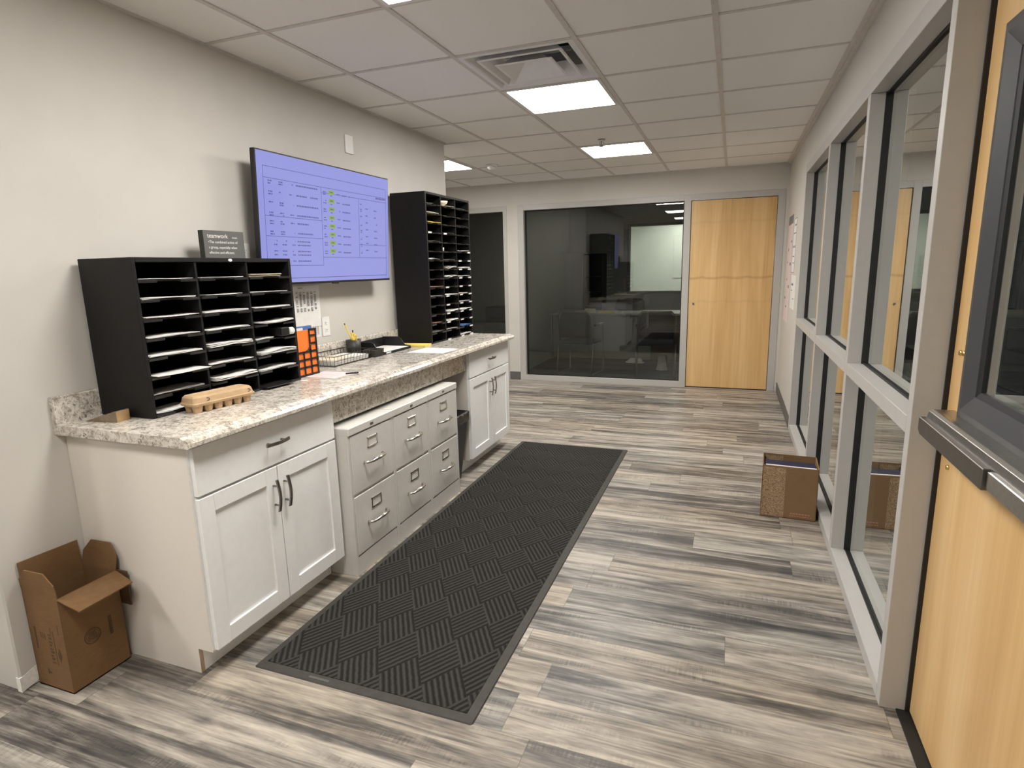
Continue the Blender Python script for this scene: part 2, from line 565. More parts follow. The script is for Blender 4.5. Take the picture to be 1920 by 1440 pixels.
# far wall: two glazed openings and a door
FX = [(-2.6, -.427), (-.277, 2.76)]
w = MB()
w.box(XL, WR + .17, YF, YF + .13, 2.20, H + .004)
w.box(XL, FX[0][0], YF, YF + .13, 0, 2.20)
w.box(FX[0][1], FX[1][0], YF, YF + .13, 0, 2.20)
w.box(FX[1][1], WR + .17, YF, YF + .13, 0, 2.20)
struct('wall_far', w, M['wall'])
b = MB().box(FX[0][1] + .002, FX[1][0] - .002, YF - .008, YF, 0, .105, .002)
struct('baseboard_far', b, M['base'])
struct('baseboard_right', MB().box(WR - .008, WR, OB + .005, YF - .01, 0, .105, .002), M['base'])

# ------------------------------------------------------------------ glazed screen on the right
win = sempty('window_1')
fr = MB()
FD0, FD1 = WR - .006, 2.95
GX = 2.866                 # glass centre plane
def rail_y(y0, y1, z0, z1): fr.box(FD0, FD1, y0, y1, z0, z1, .0015)
M1, M2 = (2.80, 2.855), (1.665, 1.72)
rail_y(SY1, OB, 0, 2.20)
rail_y(SY0 - .045, SY0, 0, 2.20)
for a, bq in (M1, M2): rail_y(a, bq, .05, 2.13)
rail_y(SY0, SY1, 0, .05)
rail_y(SY0, SY1, 2.13, 2.20)
for a, bq in ((SY0, M2[0]), (M2[1], M1[0]), (M1[1], SY1)):
    fr.box(FD0, FD1, a, bq, .918, .972, .0015)
obj('frame', fr, M['frame'], win)
gk = MB()
panes = []
for a, bq in ((SY0, M2[0]), (M2[1], M1[0]), (M1[1], SY1)):
    for z0, z1 in ((.05, .918), (.972, 2.13)):
        panes.append((a, bq, z0, z1))
        e = .007
        gk.box(GX - .026, GX + .014, a, a + e, z0, z1).box(GX - .026, GX + .014, bq - e, bq, z0, z1)
        gk.box(GX - .022, GX + .014, a, bq, z0, z0 + e).box(GX - .022, GX + .014, a, bq, z1 - e, z1)
obj('gasket', gk, M['gasket'], win)
for a, bq, z0, z1 in panes:
    obj('glass_pane', MB().box(GX - .012, GX + .012, a + .010, bq - .010, z0 + .010, z1 - .010), M['glass_out'], win)

# ------------------------------------------------------------------ exit door on the right
dj = MB()
dj.box(FD0, FD1, PD0 - .05, PD0, 0, 2.20, .0015)
dj.box(FD0, FD1, PD0, PD1, 2.13, 2.20, .0015)
struct('trim_2', dj, M['frame'])
struct('trim_3', MB().box(2.832, 2.95, PD0, PD1, 0, .006), M['gasket'])
DX = 2.868
d = MB()
LY0, LY1, LZ0, LZ1 = -.225, .487, 1.009, 1.99
d.box(DX, DX + .044, PD0 + .006, LY0 + .03, .012, 2.122).box(DX, DX + .044, LY1 - .03, PD1 - .008, .012, 2.122)
d.box(DX, DX + .044, LY0 + .03, LY1 - .03, .012, LZ0 + .03).box(DX, DX + .044, LY0 + .03, LY1 - .03, LZ1 - .03, 2.122)
door = struct('door_1', d, M['maple_near'])
st = MB().box(2.856, DX + .04, PD1 - .008, PD1 + .0005, .006, 2.13)
obj('door_seal', st, M['gasket'], door)
def ring_loft(mb, loops):
    """nested rectangles (y0,y1,z0,z1,x) joined by bands"""
    R = [[Vector((x, a, c)), Vector((x, b_, c)), Vector((x, b_, e)), Vector((x, a, e))] for a, b_, c, e, x in loops]
    return mb.loft(R, cap=False, smooth=False)
lf = MB()
i = .030; j = .075
ring_loft(lf, [(LY0, LY1, LZ0, LZ1, DX + .002), (LY0 + .004, LY1 - .004, LZ0 + .004, LZ1 - .004, DX - .010), (LY0 + i, LY1 - i, LZ0 + i, LZ1 - i, DX - .014),
              (LY0 + j, LY1 - j, LZ0 + j, LZ1 - j, DX + .002), (LY0 + j + .003, LY1 - j - .003, LZ0 + j + .003, LZ1 - j - .003, DX + .012)])
obj('lite_frame', lf, M['charcoal'], door)
gs = MB()
a = j + .003
ring_loft(gs, [(LY0 + a - .002, LY1 - a + .002, LZ0 + a - .002, LZ1 - a + .002, DX + .004), (LY0 + a + .012, LY1 - a - .012, LZ0 + a + .012, LZ1 - a - .012, DX + .009),
              (LY0 + a + .013, LY1 - a - .013, LZ0 + a + .013, LZ1 - a - .013, DX + .020)])
obj('lite_gasket', gs, M['gasket'], door)
obj('lite_glass', MB().box(DX + .014, DX + .017, LY0 + a, LY1 - a, LZ0 + a, LZ1 - a), M['glass_out'], door)
sp = MB()
ring_loft(sp, [(LY0 + a + .010, LY1 - a - .010, LZ0 + a + .010, LZ1 - a - .010, DX + .019), (LY0 + a + .012, LY1 - a - .012, LZ0 + a + .012, LZ1 - a - .012, DX + .034),
              (LY0 + a + .019, LY1 - a - .019, LZ0 + a + .019, LZ1 - a - .019, DX + .034)])
obj('lite_spacer', sp, M['spacer'], door)
# exit push bar
pb = MB()
pb.box(2.822, DX + .001, -.30, .53, .953, 1.022, .003)
pb.prism([(2.801, .998), (2.806, 1.018), (2.815, 1.024), (2.830, 1.022), (2.830, .960), (2.806, .960)], 'y', -.30, .525, .001)
bar = obj('push_bar', pb, M['steel'], door, label='brushed metal exit push bar')
lc = MB().prism([(.535, .998), (.535, .962), (.515, .950), (.070, .950), (.070, .998)], 'x', 2.786, 2.803, .0015)
obj('latch_cover', lc, M['steeldark'], bar)
pad = MB().box(2.790, 2.808, -.295, .050, .957, .998, .002).box(2.793, 2.806, .050, .064, .955, .994, .001)
obj('touch_pad', pad, M['steel'], bar)
for yy, zz in ((.535, 1.182), (.508, 1.184), (.525, .856)):
    t = MB(); t.lathe([(0.0001, -.006), (.007, -.006), (.008, -.001), (.006, .003), (.0001, .004)], (0, 0, 0), 16)
    t.bm.transform(Matrix.Translation((DX - .003, yy, zz)) @ Matrix.Rotation(-PI / 2, 4, 'Y'))
    obj('bolt', t, M['brass'], door, label='small brass bolt head')

# ------------------------------------------------------------------ far glazing and maple door
win2 = sempty('window_2')
fr = MB()
YA, YZ = YF - .006, YF + .125
fr.box(-.277, -.203, YA, YZ, 0, 2.20, .0015)
fr.box(1.719, 1.792, YA, YZ, 0, 2.20, .0015)
fr.box(-.203, 1.719, YA, YZ, 2.134, 2.20, .0015)
fr.box(-.203, 1.719, YA, YZ, 0, .064, .0015)
obj('frame', fr, M['frame'], win2)
gk = MB()
for q in ((-.203, -.190, .064, 2.134), (1.706, 1.719, .064, 2.134)): gk.box(q[0], q[1], YF + .045, YF + .085, q[2], q[3])
gk.box(-.19, 1.706, YF + .045, YF + .085, .064, .074).box(-.19, 1.706, YF + .045, YF + .085, 2.124, 2.134)
obj('gasket', gk, M['gasket'], win2)
obj('glass_pane', MB().box(-.195, 1.711, YF + .061, YF + .069, .068, 2.130), M['glass_in'], win2)
win3 = sempty('window_3')
fr = MB()
fr.box(-.476, -.427, YA, YZ, 0, 2.20, .0015).box(-2.6, -2.55, YA, YZ, 0, 2.20, .0015)
fr.box(-2.55, -.476, YA, YZ, 2.134, 2.20, .0015).box(-2.55, -.476, YA, YZ, 0, .064, .0015)
obj('frame', fr, M['frame'], win3)
obj('glass_pane', MB().box(-2.552, -.474, YF + .061, YF + .069, .062, 2.136), M['glass_in'], win3)
struct('trim_4', MB().box(1.792, 2.69, YA, YZ, 2.134, 2.20, .0015).box(2.685, 2.76, YA, YZ, 0, 2.20, .0015), M['frame'])
door2 = struct('door_2', MB().box(1.799, 2.679, YF + .012, YF + .055, .012, 2.128, .0015), M['maple_far'])
k = MB().cyl((1.852, YF + .012, .985), (1.852, YF - .004, .985), .012, .010, 16)
obj('lock_cylinder', k, M['nickel'], door2, label='small dark lock cylinder')

# ------------------------------------------------------------------ dark offices beyond the far glass
OY = 8.75
struct('floor.001', MB().box(XL, 3.2, YF + .02, OY + .1, -.05, -.0005), M['carpet'])
struct('ceiling.001', MB().box(XL, 3.2, YF + .13, OY + .1, 2.60, 2.65), M['office'])
struct('wall_office_left', MB().box(-.472, -.42, YF + .13, OY, 0, 2.6), M['office'])
struct('wall_office_right', MB().box(2.93, 3.03, YF + .13, OY, 0, 2.6), M['office'])
struct('wall_office_outer', MB().box(XL - .1, XL, YF, OY, 0, 2.6), M['office'])
WX0, WX1, WZ0, WZ1 = .625, 2.3, 1.005, 2.07
w = MB().box(XL, WX0, OY, OY + .1, 0, 2.6).box(WX1, 3.2, OY, OY + .1, 0, 2.6).box(WX0, WX1, OY, OY + .1, 0, WZ0).box(WX0, WX1, OY, OY + .1, WZ1, 2.6)
struct('wall_office_back', w, M['office'])
win4 = sempty('window_4')
fr = MB().box(WX0 - .04, WX0, OY - .02, OY + .1, WZ0 - .04, WZ1 + .04).box(WX1, WX1 + .04, OY - .02, OY + .1, WZ0 - .04, WZ1 + .04)
fr.box(WX0, WX1, OY - .02, OY + .1, WZ1, WZ1 + .04).box(WX0, WX1, OY - .02, OY + .1, WZ0 - .04, WZ0)
obj('frame', fr, M['cabgrey'], win4)
obj('glass_pane', MB().box(WX0, WX1, OY + .04, OY + .046, WZ0, WZ1), M['glass_lit'], win4)
# lit room behind it
struct('wall_bright_back', MB().box(-1, 3.6, 11.9, 12.0, 0, 2.6), M['litwall'])
struct('wall_bright_left', MB().box(-.2, -.1, OY + .1, 11.9, 0, 2.6), M['litwall'])
struct('wall_bright_right', MB().box(3.5, 3.6, OY + .1, 11.9, 0, 2.6), M['litwall'])
struct('floor.002', MB().box(-1, 3.6, OY + .1, 12, -.05, 0), M['carpet'])
struct('ceiling.002', MB().box(-1, 3.6, OY + .1, 12, 2.45, 2.5), M['tile'])

# ------------------------------------------------------------------ ceiling lights
def make_light(x0, y0, label, z=H, mat='panel'):
    t = thing('ceiling_light', label, 'ceiling light', (x0 + T / 2, y0 + T / 2, z), 'square ceiling light panels')
    f = MB()
    o = .012; n = .034
    f.box(x0 + o, x0 + T - o, y0 + o, y0 + n, z - .006, z + .0035, .001).box(x0 + o, x0 + T - o, y0 + T - n, y0 + T - o, z - .006, z + .0035, .001)
    f.box(x0 + o, x0 + n, y0 + n, y0 + T - n, z - .006, z + .0035, .001).box(x0 + T - n, x0 + T - o, y0 + n, y0 + T - n, z - .006, z + .0035, .001)
    obj('frame', f, M['lum'], t)
    obj('diffuser', MB().box(x0 + n, x0 + T - n, y0 + n, y0 + T - n, z - .002, z + .0035), M['panel'], t)
    return t
LX = TX + T
def rowy(r): return TY + r * T
L0 = make_light(LX, rowy(2), 'glowing square ceiling light right beside the air vent')
GL = 'square ceiling light panels'
def lcopy(x, r, label): return dup(L0, (x + T / 2, rowy(r) + T / 2, H), label, GL)
lcopy(LX, 5, 'glowing square ceiling light nearest the far glass wall, beyond the sprinkler')
lcopy(LX, -1, 'glowing square ceiling light mostly cut off by the top edge of the photo')
lcopy(LX, -4, 'glowing square ceiling light over the near end of the hallway, behind the viewer')
lcopy(TX - 2 * T, 5, 'glowing square ceiling light half hidden behind the end of the left wall')
lcopy(TX - 3 * T, -7, 'added square ceiling light, unseen, at the rear of the left side room')  # added lamp, out of view, lifts the cream end panel and the ceiling
lcopy(TX - 3 * T, -4, 'glowing square ceiling light over the side room left of the viewer')
make_light(1.0, 10.9, 'added unseen ceiling light brightening the room beyond the dark office', 2.449)  # second panel added out of view to brighten what the office window shows
make_light(1.0, 9.6, 'ceiling light in the bright room seen through the dark office', 2.449)

# ------------------------------------------------------------------ air vent, sprinkler, smoke detector
vx, vy = LX, rowy(1)
t = thing('air_vent', 'square white stepped air vent in the ceiling', 'air vent', (vx + T / 2, vy + T / 2, H))
def sqring(mb, cx, cy, loops):
    R = [[Vector((cx - s, cy - s, z)), Vector((cx + s, cy - s, z)), Vector((cx + s, cy + s, z)), Vector((cx - s, cy + s, z))] for s, z in loops]
    return mb.loft(R, cap=False, smooth=False)
cx, cy = vx + T / 2, vy + T / 2
f = MB(); sqring(f, cx, cy, [(.294, H + .003), (.294, H - .002), (.270, H - .003), (.262, H + .002), (.225, H + .055), (.225, H + .16)])
obj('frame', f, M['vent'], t)
f = MB(); sqring(f, cx, cy, [(.222, H - .004), (.218, H - .010), (.205, H - .006), (.150, H + .060), (.153, H + .062), (.222, H - .004)])
obj('louvre', f, M['vent'], t)
f = MB(); sqring(f, cx, cy, [(.150, H - .012), (.146, H - .018), (.136, H - .014), (.060, H + .052)])
f.box(cx - .061, cx + .061, cy - .061, cy + .061, H + .051, H + .055)
obj('core_cone', f, M['vent'], t)
obj('throat', MB().box(cx - .224, cx + .224, cy - .224, cy + .224, H + .158, H + .162), M['dark'], t)
f = MB().box(cx - .21, cx + .21, cy - .006, cy + .006, H + .056, H + .066)
obj('cross_bar', f, M['vent'], t)

t = thing('fire_sprinkler', 'small metal sprinkler head hanging in front of the far ceiling light', 'sprinkler', (1.197, 3.712, H - .001))
obj('escutcheon', MB().lathe([(.002, .002), (.030, .002), (.028, -.006), (.010, -.010), (.002, -.010)], (1.197, 3.712, H - .003)), M['lum'], t)
sp = MB().cyl((1.197, 3.712, H - .012), (1.197, 3.712, H - .05), .006, .004, 10).cyl((1.197, 3.712, H - .050), (1.197, 3.712, H - .053), .020, .020, 16)
sp.tube([(1.185, 3.712, H - .014), (1.181, 3.712, H - .03), (1.195, 3.712, H - .048)], .0025, 6).tube([(1.209, 3.712, H - .014), (1.213, 3.712, H - .03), (1.199, 3.712, H - .048)], .0025, 6)
obj('deflector', sp, M['nickel'], t)
t = thing('smoke_detector', 'round white smoke detector on the ceiling near the left wall end', 'smoke detector', (-.073, 4.414, H))
obj('base_ring', MB().lathe([(.001, .003), (.060, .003), (.060, -.010), (.052, -.014), (.001, -.014)], (-.073, 4.414, H)), M['plate'], t)
obj('dome', MB().lathe([(.001, -.013), (.044, -.013), (.042, -.030), (.030, -.040), (.001, -.042)], (-.073, 4.414, H)), M['plate'], t)

# ------------------------------------------------------------------ base cabinets
def handle(mb, p0, p1, out, r=.0062):
    """arched bar pull from p0 to p1 standing out along vector out, on two posts"""
    p0, p1, out = Vector(p0), Vector(p1), Vector(out)
    n = 10
    pts = []
    for i_ in range(n + 1):
        a_ = i_ / n
        pts.append(p0.lerp(p1, a_) + out * (.72 + .36 * math.sin(PI * a_)))
    rings = []
    d_ = (p1 - p0).normalized(); o_ = out.normalized(); s_ = d_.cross(o_)
    for p in pts:
        rings.append([p + s_ * .0062 + o_ * .003, p - s_ * .0062 + o_ * .003, p - s_ * .0062 - o_ * .003, p + s_ * .0062 - o_ * .003])
    mb.loft(rings, smooth=False)
    for a_ in (.2, .8):
        q = p0.lerp(p1, a_)
        mb.cyl(q, q + out * .92, .0042, seg=10)
    return mb
CX = .596                    # face of doors and drawers
def base_cabinet(y0, y1, label, end_near):
    t = thing('base_cabinet', label, 'cabinet', (.3, (y0 + y1) / 2, 0), 'white base cabinets under the counter')
    cb = MB()
    cb.box(WL + .002, CX - .022, y0 + .014, y1 - .014, .108, .878).box(WL + .002, CX - .095, y0 + .014, y1 - .014, 0, .108)
    cb.box(CX - .022, CX - .019, y0, y1, .108, .878)
    obj('carcass', cb, M['cab'], t)
    poly = [(WL + .002, 0), (CX - .093, 0), (CX - .093, .1), (CX - .021, .1), (CX - .021, .878), (WL + .002, .878)]
    obj('side_panel', MB().prism(poly, 'y', y0, y0 + .0145), M['cabside'], t, label='cream end panel' if end_near else None)
    obj('side_panel', MB().prism(poly, 'y', y1 - .0145, y1), M['cab'], t)
    if end_near:
        obj('edge_strip', MB().box(CX - .0945, CX - .0925, y0 + .0005, y0 + .016, .001, .1), M['cabin'], t, label='bare brown board edge at the toe kick')
    dz0, dz1 = .694, .868
    dr = obj('drawer', MB().box(CX - .019, CX, y0 + .006, y1 - .006, dz0, dz1, .0015), M['cab'], t)
    ym = (y0 + y1) / 2
    obj('handle', handle(MB(), (CX - .001, ym - .062, .785), (CX - .001, ym + .062, .785), (.030, 0, 0)), M['nickel'], dr)
    for a_, b_, hy in ((y0 + .006, ym - .002, ym - .030), (ym + .002, y1 - .006, ym + .030)):
        db = MB()
        s_ = .062
        db.box(CX - .019, CX, a_, a_ + s_, .110, .684, .0012).box(CX - .019, CX, b_ - s_, b_, .110, .684, .0012)
        db.box(CX - .019, CX, a_ + s_, b_ - s_, .110, .110 + s_, .0012).box(CX - .019, CX, a_ + s_, b_ - s_, .684 - s_, .684, .0012)
        db.box(CX - .017, CX - .0085, a_ + s_ - .004, b_ - s_ + .004, .110 + s_ - .004, .684 - s_ + .004)
        dd = obj('door', db, M['cab'], t)
        obj('handle', handle(MB(), (CX - .001, hy, .505), (CX - .001, hy, .637), (.030, 0, 0)), M['nickel'], dd)
    return t
base_cabinet(0, .757, 'white shaker base cabinet nearest the camera, beside the cardboard box', True)
base_cabinet(2.238, 3.005, 'smaller-looking white base cabinet at the far end, beside the trash bin', False)

# ------------------------------------------------------------------ counter
CY0, CY1 = -.035, 3.045
t = thing('countertop', 'long speckled granite-look countertop over the white cabinets', 'countertop', (.3, 1.5, .878))
prof = [(WL + .001, .879), (.628, .879), (.634, .884), (.634, .897), (.626, .906), (.606, .911), (.598, CT), (WL + .001, CT)]
obj('worktop', MB().prism(prof, 'y', CY0, CY1), M['granite'], t)
bs = [(WL + .001, CT - .001), (WL + .026, CT - .001), (WL + .023, CT + .003), (WL + .0215, CT + .010), (WL + .0215, CT + .098), (WL + .018, CT + .102), (WL + .001, CT + .102)]
obj('backsplash', MB().prism(bs, 'y', CY0, CY1), M['granite'], t)
obj('apron', MB().box(.552, .572, .759, 2.236, .752, .879, .002), M['granite'], t)

# ------------------------------------------------------------------ filing cabinets
FXF = .652
def file_cabinet(y0, label):
    t = thing('filing_cabinet', label, 'filing cabinet', (.33, y0 + .1905, 0), 'filing cabinets under the counter')
    w_ = .379
    y1 = y0 + w_
    b_ = MB()
    b_.box(.02, FXF - .012, y0, y1, 0, .728, .002)
    b_.box(FXF - .012, FXF - .002, y0, y0 + .014, 0, .70).box(FXF - .012, FXF - .002, y1 - .014, y1, 0, .70)
    b_.box(FXF - .012, FXF - .003, y0 + .014, y1 - .014, 0, .092, .001)
    obj('body', b_, M['putty'], t)
    lid = MB().box(.02, FXF + .004, y0 - .0005, y1 + .0005, .696, .735, .004)
    obj('top_cap', lid, M['putty'], t)
    ym = y0 + w_ / 2
    obj('lock_plate', MB().box(FXF + .0035, FXF + .0055, ym - .012, ym + .012, .709, .720), M['nickel'], t)
    for z0, z1, zl, zh in ((.408, .690, .628, .540), (.102, .392, .318, .236)):
        dr = obj('drawer', MB().box(FXF - .010, FXF, y0 + .016, y1 - .016, z0, z1, .002), M['putty'], t)
        lh = MB()
        ya, yb = ym - .043, ym + .043
        lh.box(FXF - .001, FXF + .004, ya, yb, zl - .026, zl - .019, .001).box(FXF - .001, FXF + .004, ya, yb, zl + .019, zl + .026, .001)
        lh.box(FXF - .001, FXF + .004, ya, ya + .008, zl - .026, zl + .026, .001).box(FXF - .001, FXF + .004, yb - .008, yb, zl - .026, zl + .026, .001)
        obj('label_holder', lh, M['chrome'], dr)
        hd = MB()
        hw = .078
        # bail style pull with a cupped middle
        pts = [(FXF + .001, ym - hw, zh), (FXF + .018, ym - hw + .004, zh), (FXF + .028, ym - hw + .016, zh), (FXF + .032, ym - .03, zh + .002), (FXF + .034, ym, zh + .003),
               (FXF + .032, ym + .03, zh + .002), (FXF + .028, ym + hw - .016, zh), (FXF + .018, ym + hw - .004, zh), (FXF + .001, ym + hw, zh)]
        hd.tube(pts, [.008, .0065, .006, .008, .009, .008, .006, .0065, .008], 10)
        hd.prism([(ym - .045, zh + .012), (ym + .045, zh + .012), (ym + .036, zh - .010), (ym - .036, zh - .010)], 'x', FXF + .026, FXF + .030, .001)
        obj('handle', hd, M['chrome'], dr)
    return t
file_cabinet(.770, 'putty two-drawer filing cabinet nearest the camera, beside the white base cabinet')
file_cabinet(1.151, 'putty two-drawer filing cabinet in the middle of the three')
file_cabinet(1.532, 'putty two-drawer filing cabinet beside the black trash bin')

# ------------------------------------------------------------------ trash bin
t = thing('trash_bin', 'slim black trash bin with a liner, beside the far white cabinet', 'trash bin', (.42, 2.08, 0))
def rrect(x0, x1, y0, y1, z, r=.02, n=4):
    P = []
    for cx_, cy_, a0 in ((x1 - r, y1 - r, 0), (x0 + r, y1 - r, PI / 2), (x0 + r, y0 + r, PI), (x1 - r, y0 + r, 1.5 * PI)):
        for q in range(n + 1):
            a_ = a0 + PI / 2 * q / n
            P.append(Vector((cx_ + r * math.cos(a_), cy_ + r * math.sin(a_), z)))
    return P
b_ = MB().loft([rrect(.21, .545, 1.985, 2.165, 0), rrect(.19, .60, 1.955, 2.195, .44), rrect(.185, .605, 1.952, 2.198, .445), rrect(.185, .605, 1.952, 2.198, .475),
                rrect(.20, .59, 1.967, 2.183, .474), rrect(.22, .535, 1.995, 2.155, .02)])
obj('bin', b_, M['blackpl'], t)
b_ = MB().loft([rrect(.184, .608, 1.950, 2.200, .415), rrect(.182, .610, 1.948, 2.202, .478), rrect(.198, .594, 1.964, 2.186, .482), rrect(.21, .58, 1.975, 2.175, .36)], cap=False)
obj('liner', b_, M['bag'], t)

# ------------------------------------------------------------------ floor mat
t = thing('floor_mat', 'long black ribbed floor mat with a rubber border', 'floor mat', (1.107, 1.59, 0))
x0, x1, y0, y1 = .662, 1.554, .09, 3.10
bdr = MB()
sr = [rrect(x0, x1, y0, y1, 0, .012), rrect(x0 + .004, x1 - .004, y0 + .004, y1 - .004, .004, .012), rrect(x0 + .036, x1 - .036, y0 + .036, y1 - .036, .008, .006), rrect(x0 + .036, x1 - .036, y0 + .036, y1 - .036, .003, .006)]
bdr.loft(sr, cap=False, smooth=False)
obj('rubber_border', bdr, M['rubber'], t)
obj('carpet_field', MB().box(x0 + .035, x1 - .035, y0 + .035, y1 - .035, .001, .010), M['mat'], t)
mk = MB().box(.90, .985, y0 + .013, y0 + .022, .0058, .0064)
for q in range(7): mk.box(.902 + q * .0125, .911 + q * .0125, y0 + .012, y0 + .023, .0058, .0066)
obj('stamped_mark', mk, M['stamp'], t)

# ------------------------------------------------------------------ mail sorters
def sorter(name, label, x0, x1, y0, y1, z0, z1, cols, rows, labels=()):
    t = thing(name, label, 'mail sorter', ((x0 + x1) / 2, (y0 + y1) / 2, z0))
    s_ = .016
    obj('side_panel', MB().box(x0, x1, y0, y0 + s_, z0, z1, .002), M['black'], t)
    obj('side_panel', MB().box(x0, x1, y1 - s_, y1, z0, z1, .002), M['black'], t)
    obj('top_panel', MB().box(x0, x1, y0 + s_, y1 - s_, z1 - s_, z1, .002), M['black'], t)
    obj('bottom_panel', MB().box(x0, x1 - .002, y0 + s_, y1 - s_, z0, z0 + .008), M['black'], t)
    obj('back_panel', MB().box(x0, x0 + .006, y0 + s_, y1 - s_, z0 + .008, z1 - s_), M['black'], t)
    cw = (y1 - y0 - s_) / cols
    rh = (z1 - z0 - s_ - .004) / rows
    for c_ in range(1, cols):
        yc = y0 + s_ / 2 + c_ * cw
        obj('divider', MB().box(x0 + .006, x1 - .006, yc - .005, yc + .005, z0 + .008, z1 - s_, .001), M['black'], t)
    for r_ in range(rows):
        for c_ in range(cols):
            ya = y0 + s_ / 2 + c_ * cw + .006; yb = ya + cw - .012
            z = z1 - s_ - (r_ + 1) * rh
            w_ = yb - ya
            sh = MB()
            P = [(x0 + .006, ya), (x1 - .006, ya), (x1 - .006, ya + w_ * .30), (x1 - .030, ya + w_ * .36), (x1 - .030, ya + w_ * .64), (x1 - .006, ya + w_ * .70), (x1 - .006, yb), (x0 + .006, yb)]
            sh.prism(P, 'z', z, z + .004)
            for q0, q1 in ((ya, ya + w_ * .30), (yb - w_ * .30, yb)):
                sh.prism([(x1 - .008, z - .002), (x1 + .002, z - .004), (x1 + .004, z + .004), (x1 - .008, z + .0065)], 'y', q0, q1)
            sh_o = obj('shelf', sh, M['lip'], t)
            for side in [L_[2] for L_ in labels if L_[0] == c_ and L_[1] == r_]:
                q0 = ya + .002 if side == 'l' else yb - w_ * .24
                obj('label_strip', MB().prism([(x1 + .0025, z - .0045), (x1 + .0045, z - .0045), (x1 + .0065, z + .0065), (x1 + .0045, z + .0065)], 'y', q0, q0 + w_ * .22), M['paper'], sh_o, label='white label strip')
    def slot(c_, r_):
        return y0 + s_ / 2 + c_ * cw + .007, y0 + s_ / 2 + (c_ + 1) * cw - .007, z1 - s_ - (r_ + 1) * rh + .0068
    return slot
CNT = CT + .0005
slot1 = sorter('mail_sorter', 'low wide black mail sorter full of white papers, nearest the camera', WL + .024, .275, .130, .941, CNT, 1.507, 3, 8)
obj_badge = MB()
lab = [(1, r_, 'l') for r_ in (3, 9, 10, 11, 12, 13, 15)] + [(0, 3, 'l')] + [(2, r_, 'l') for r_ in (6, 7, 8, 9, 10, 11, 12, 13, 15)] + [(2, r_, 'r') for r_ in (5, 6, 7, 8, 9, 10, 11, 12, 13, 14, 15)]
slot2 = sorter('mail_sorter', 'tall black mail sorter with many narrow slots beside the screen', WL + .024, .275, 2.320, 3.044, CNT, 1.968, 3, 16, lab)
bd = MB().cyl((0, 0, 0), (.002, 0, 0), .006, seg=20)
for v in bd.bm.verts: v.co.y *= 1.7
bd.bm.transform(Matrix.Translation((.2745, .575, 1.498)))
o = bpy.data.objects['mail_sorter']
obj('badge', bd, M['plate'], o, label='small white oval badge')
ROWS = ['top', 'second', 'third', 'fourth', 'fifth', 'sixth', 'seventh', 'eighth', 'ninth', 'tenth', 'eleventh', 'twelfth', 'thirteenth', 'fourteenth', 'fifteenth', 'bottom']
COLS = ['left', 'middle', 'right']
def papers(slot, c_, r_, mat, n, xf, wf=(0.03, .97), lift=0, wob=.0012, curl=0, skew=0, what='white papers', srt='low', rown=None, depth=.10):
    y0, y1, z = slot(c_, r_)
    w_ = y1 - y0
    rn = random.Random(c_ * 100 + r_ * 7 + len(srt))
    mb = MB()
    for q in range(n):
        a0 = y0 + w_ * (wf[0] + rn.uniform(0, .03)); a1 = y0 + w_ * (wf[1] - rn.uniform(0, .03))
        xfq = xf - rn.uniform(0, .012)
        p = Vector((xfq - depth, a0, z + wob * 1.6 + q * .0021))
        ang = skew + rn.uniform(-.02, .02)
        uy = Vector((math.cos(ang), math.sin(ang) * .4, lift)).normalized()
        ux = Vector((-math.sin(ang) * .4, 1, 0)).normalized()
        # sheet() sweeps along ux (across the slot) and uy (out of the slot); normal must point up
        mb.sheet(p + uy * depth, ux, -uy, a1 - a0, depth, .0013, curl, 8, wob * rn.uniform(.5, 1.3), rn.uniform(0, 6))
    row = rown or ROWS[r_]
    return tag(obj('paper_stack', mb, mat), f'{what} in the {row} row, {COLS[c_]} column of the {srt} black sorter', 'papers', f'papers in the {srt} black sorter')
P, G = M['paper'], M['greypaper']
LOW = [
 (0, 0, P, 1, .274, {}), (0, 1, P, 2, .275, {}), (0, 2, P, 2, .275, {}), (0, 3, P, 2, .276, {}), (0, 4, P, 3, .277, {}),
 (0, 5, P, 1, .305, dict(skew=-.06, wf=(.04, 1.0), what='one white sheet sticking out')), (0, 6, G, 2, .262, dict(what='dull grey papers')), (0, 7, P, 2, .272, dict(wf=(.02, .7))),
 (1, 0, P, 1, .272, {}), (1, 1, P, 1, .274, dict(wf=(.1, .9))), (1, 2, P, 3, .276, {}), (1, 3, P, 2, .275, {}), (1, 4, P, 5, .282, dict(wob=.003, what='thick ragged white papers')),
 (1, 5, P, 2, .277, {}), (1, 6, P, 6, .290, dict(wob=.003, what='thick spread of white papers')),
 (2, 0, M['cream'], 6, .272, dict(wf=(.02, .82), wob=.0004, what='thick cream folded papers')), (2, 1, P, 1, .274, {}), (2, 2, P, 2, .275, {}),
 (2, 3, P, 3, .285, dict(curl=.006, what='curled white papers')), (2, 4, P, 2, .270, dict(wf=(.02, .5))), (2, 5, P, 6, .292, dict(wob=.004, what='crumpled pale papers')), (2, 6, P, 3, .278, {}),
]
for c_, r_, m_, n_, xf, kw in LOW:
    kw = dict(kw)
    papers(slot1, c_, r_, m_, n_, xf, srt='low', rown='bottom' if r_ == 7 else None, **kw)
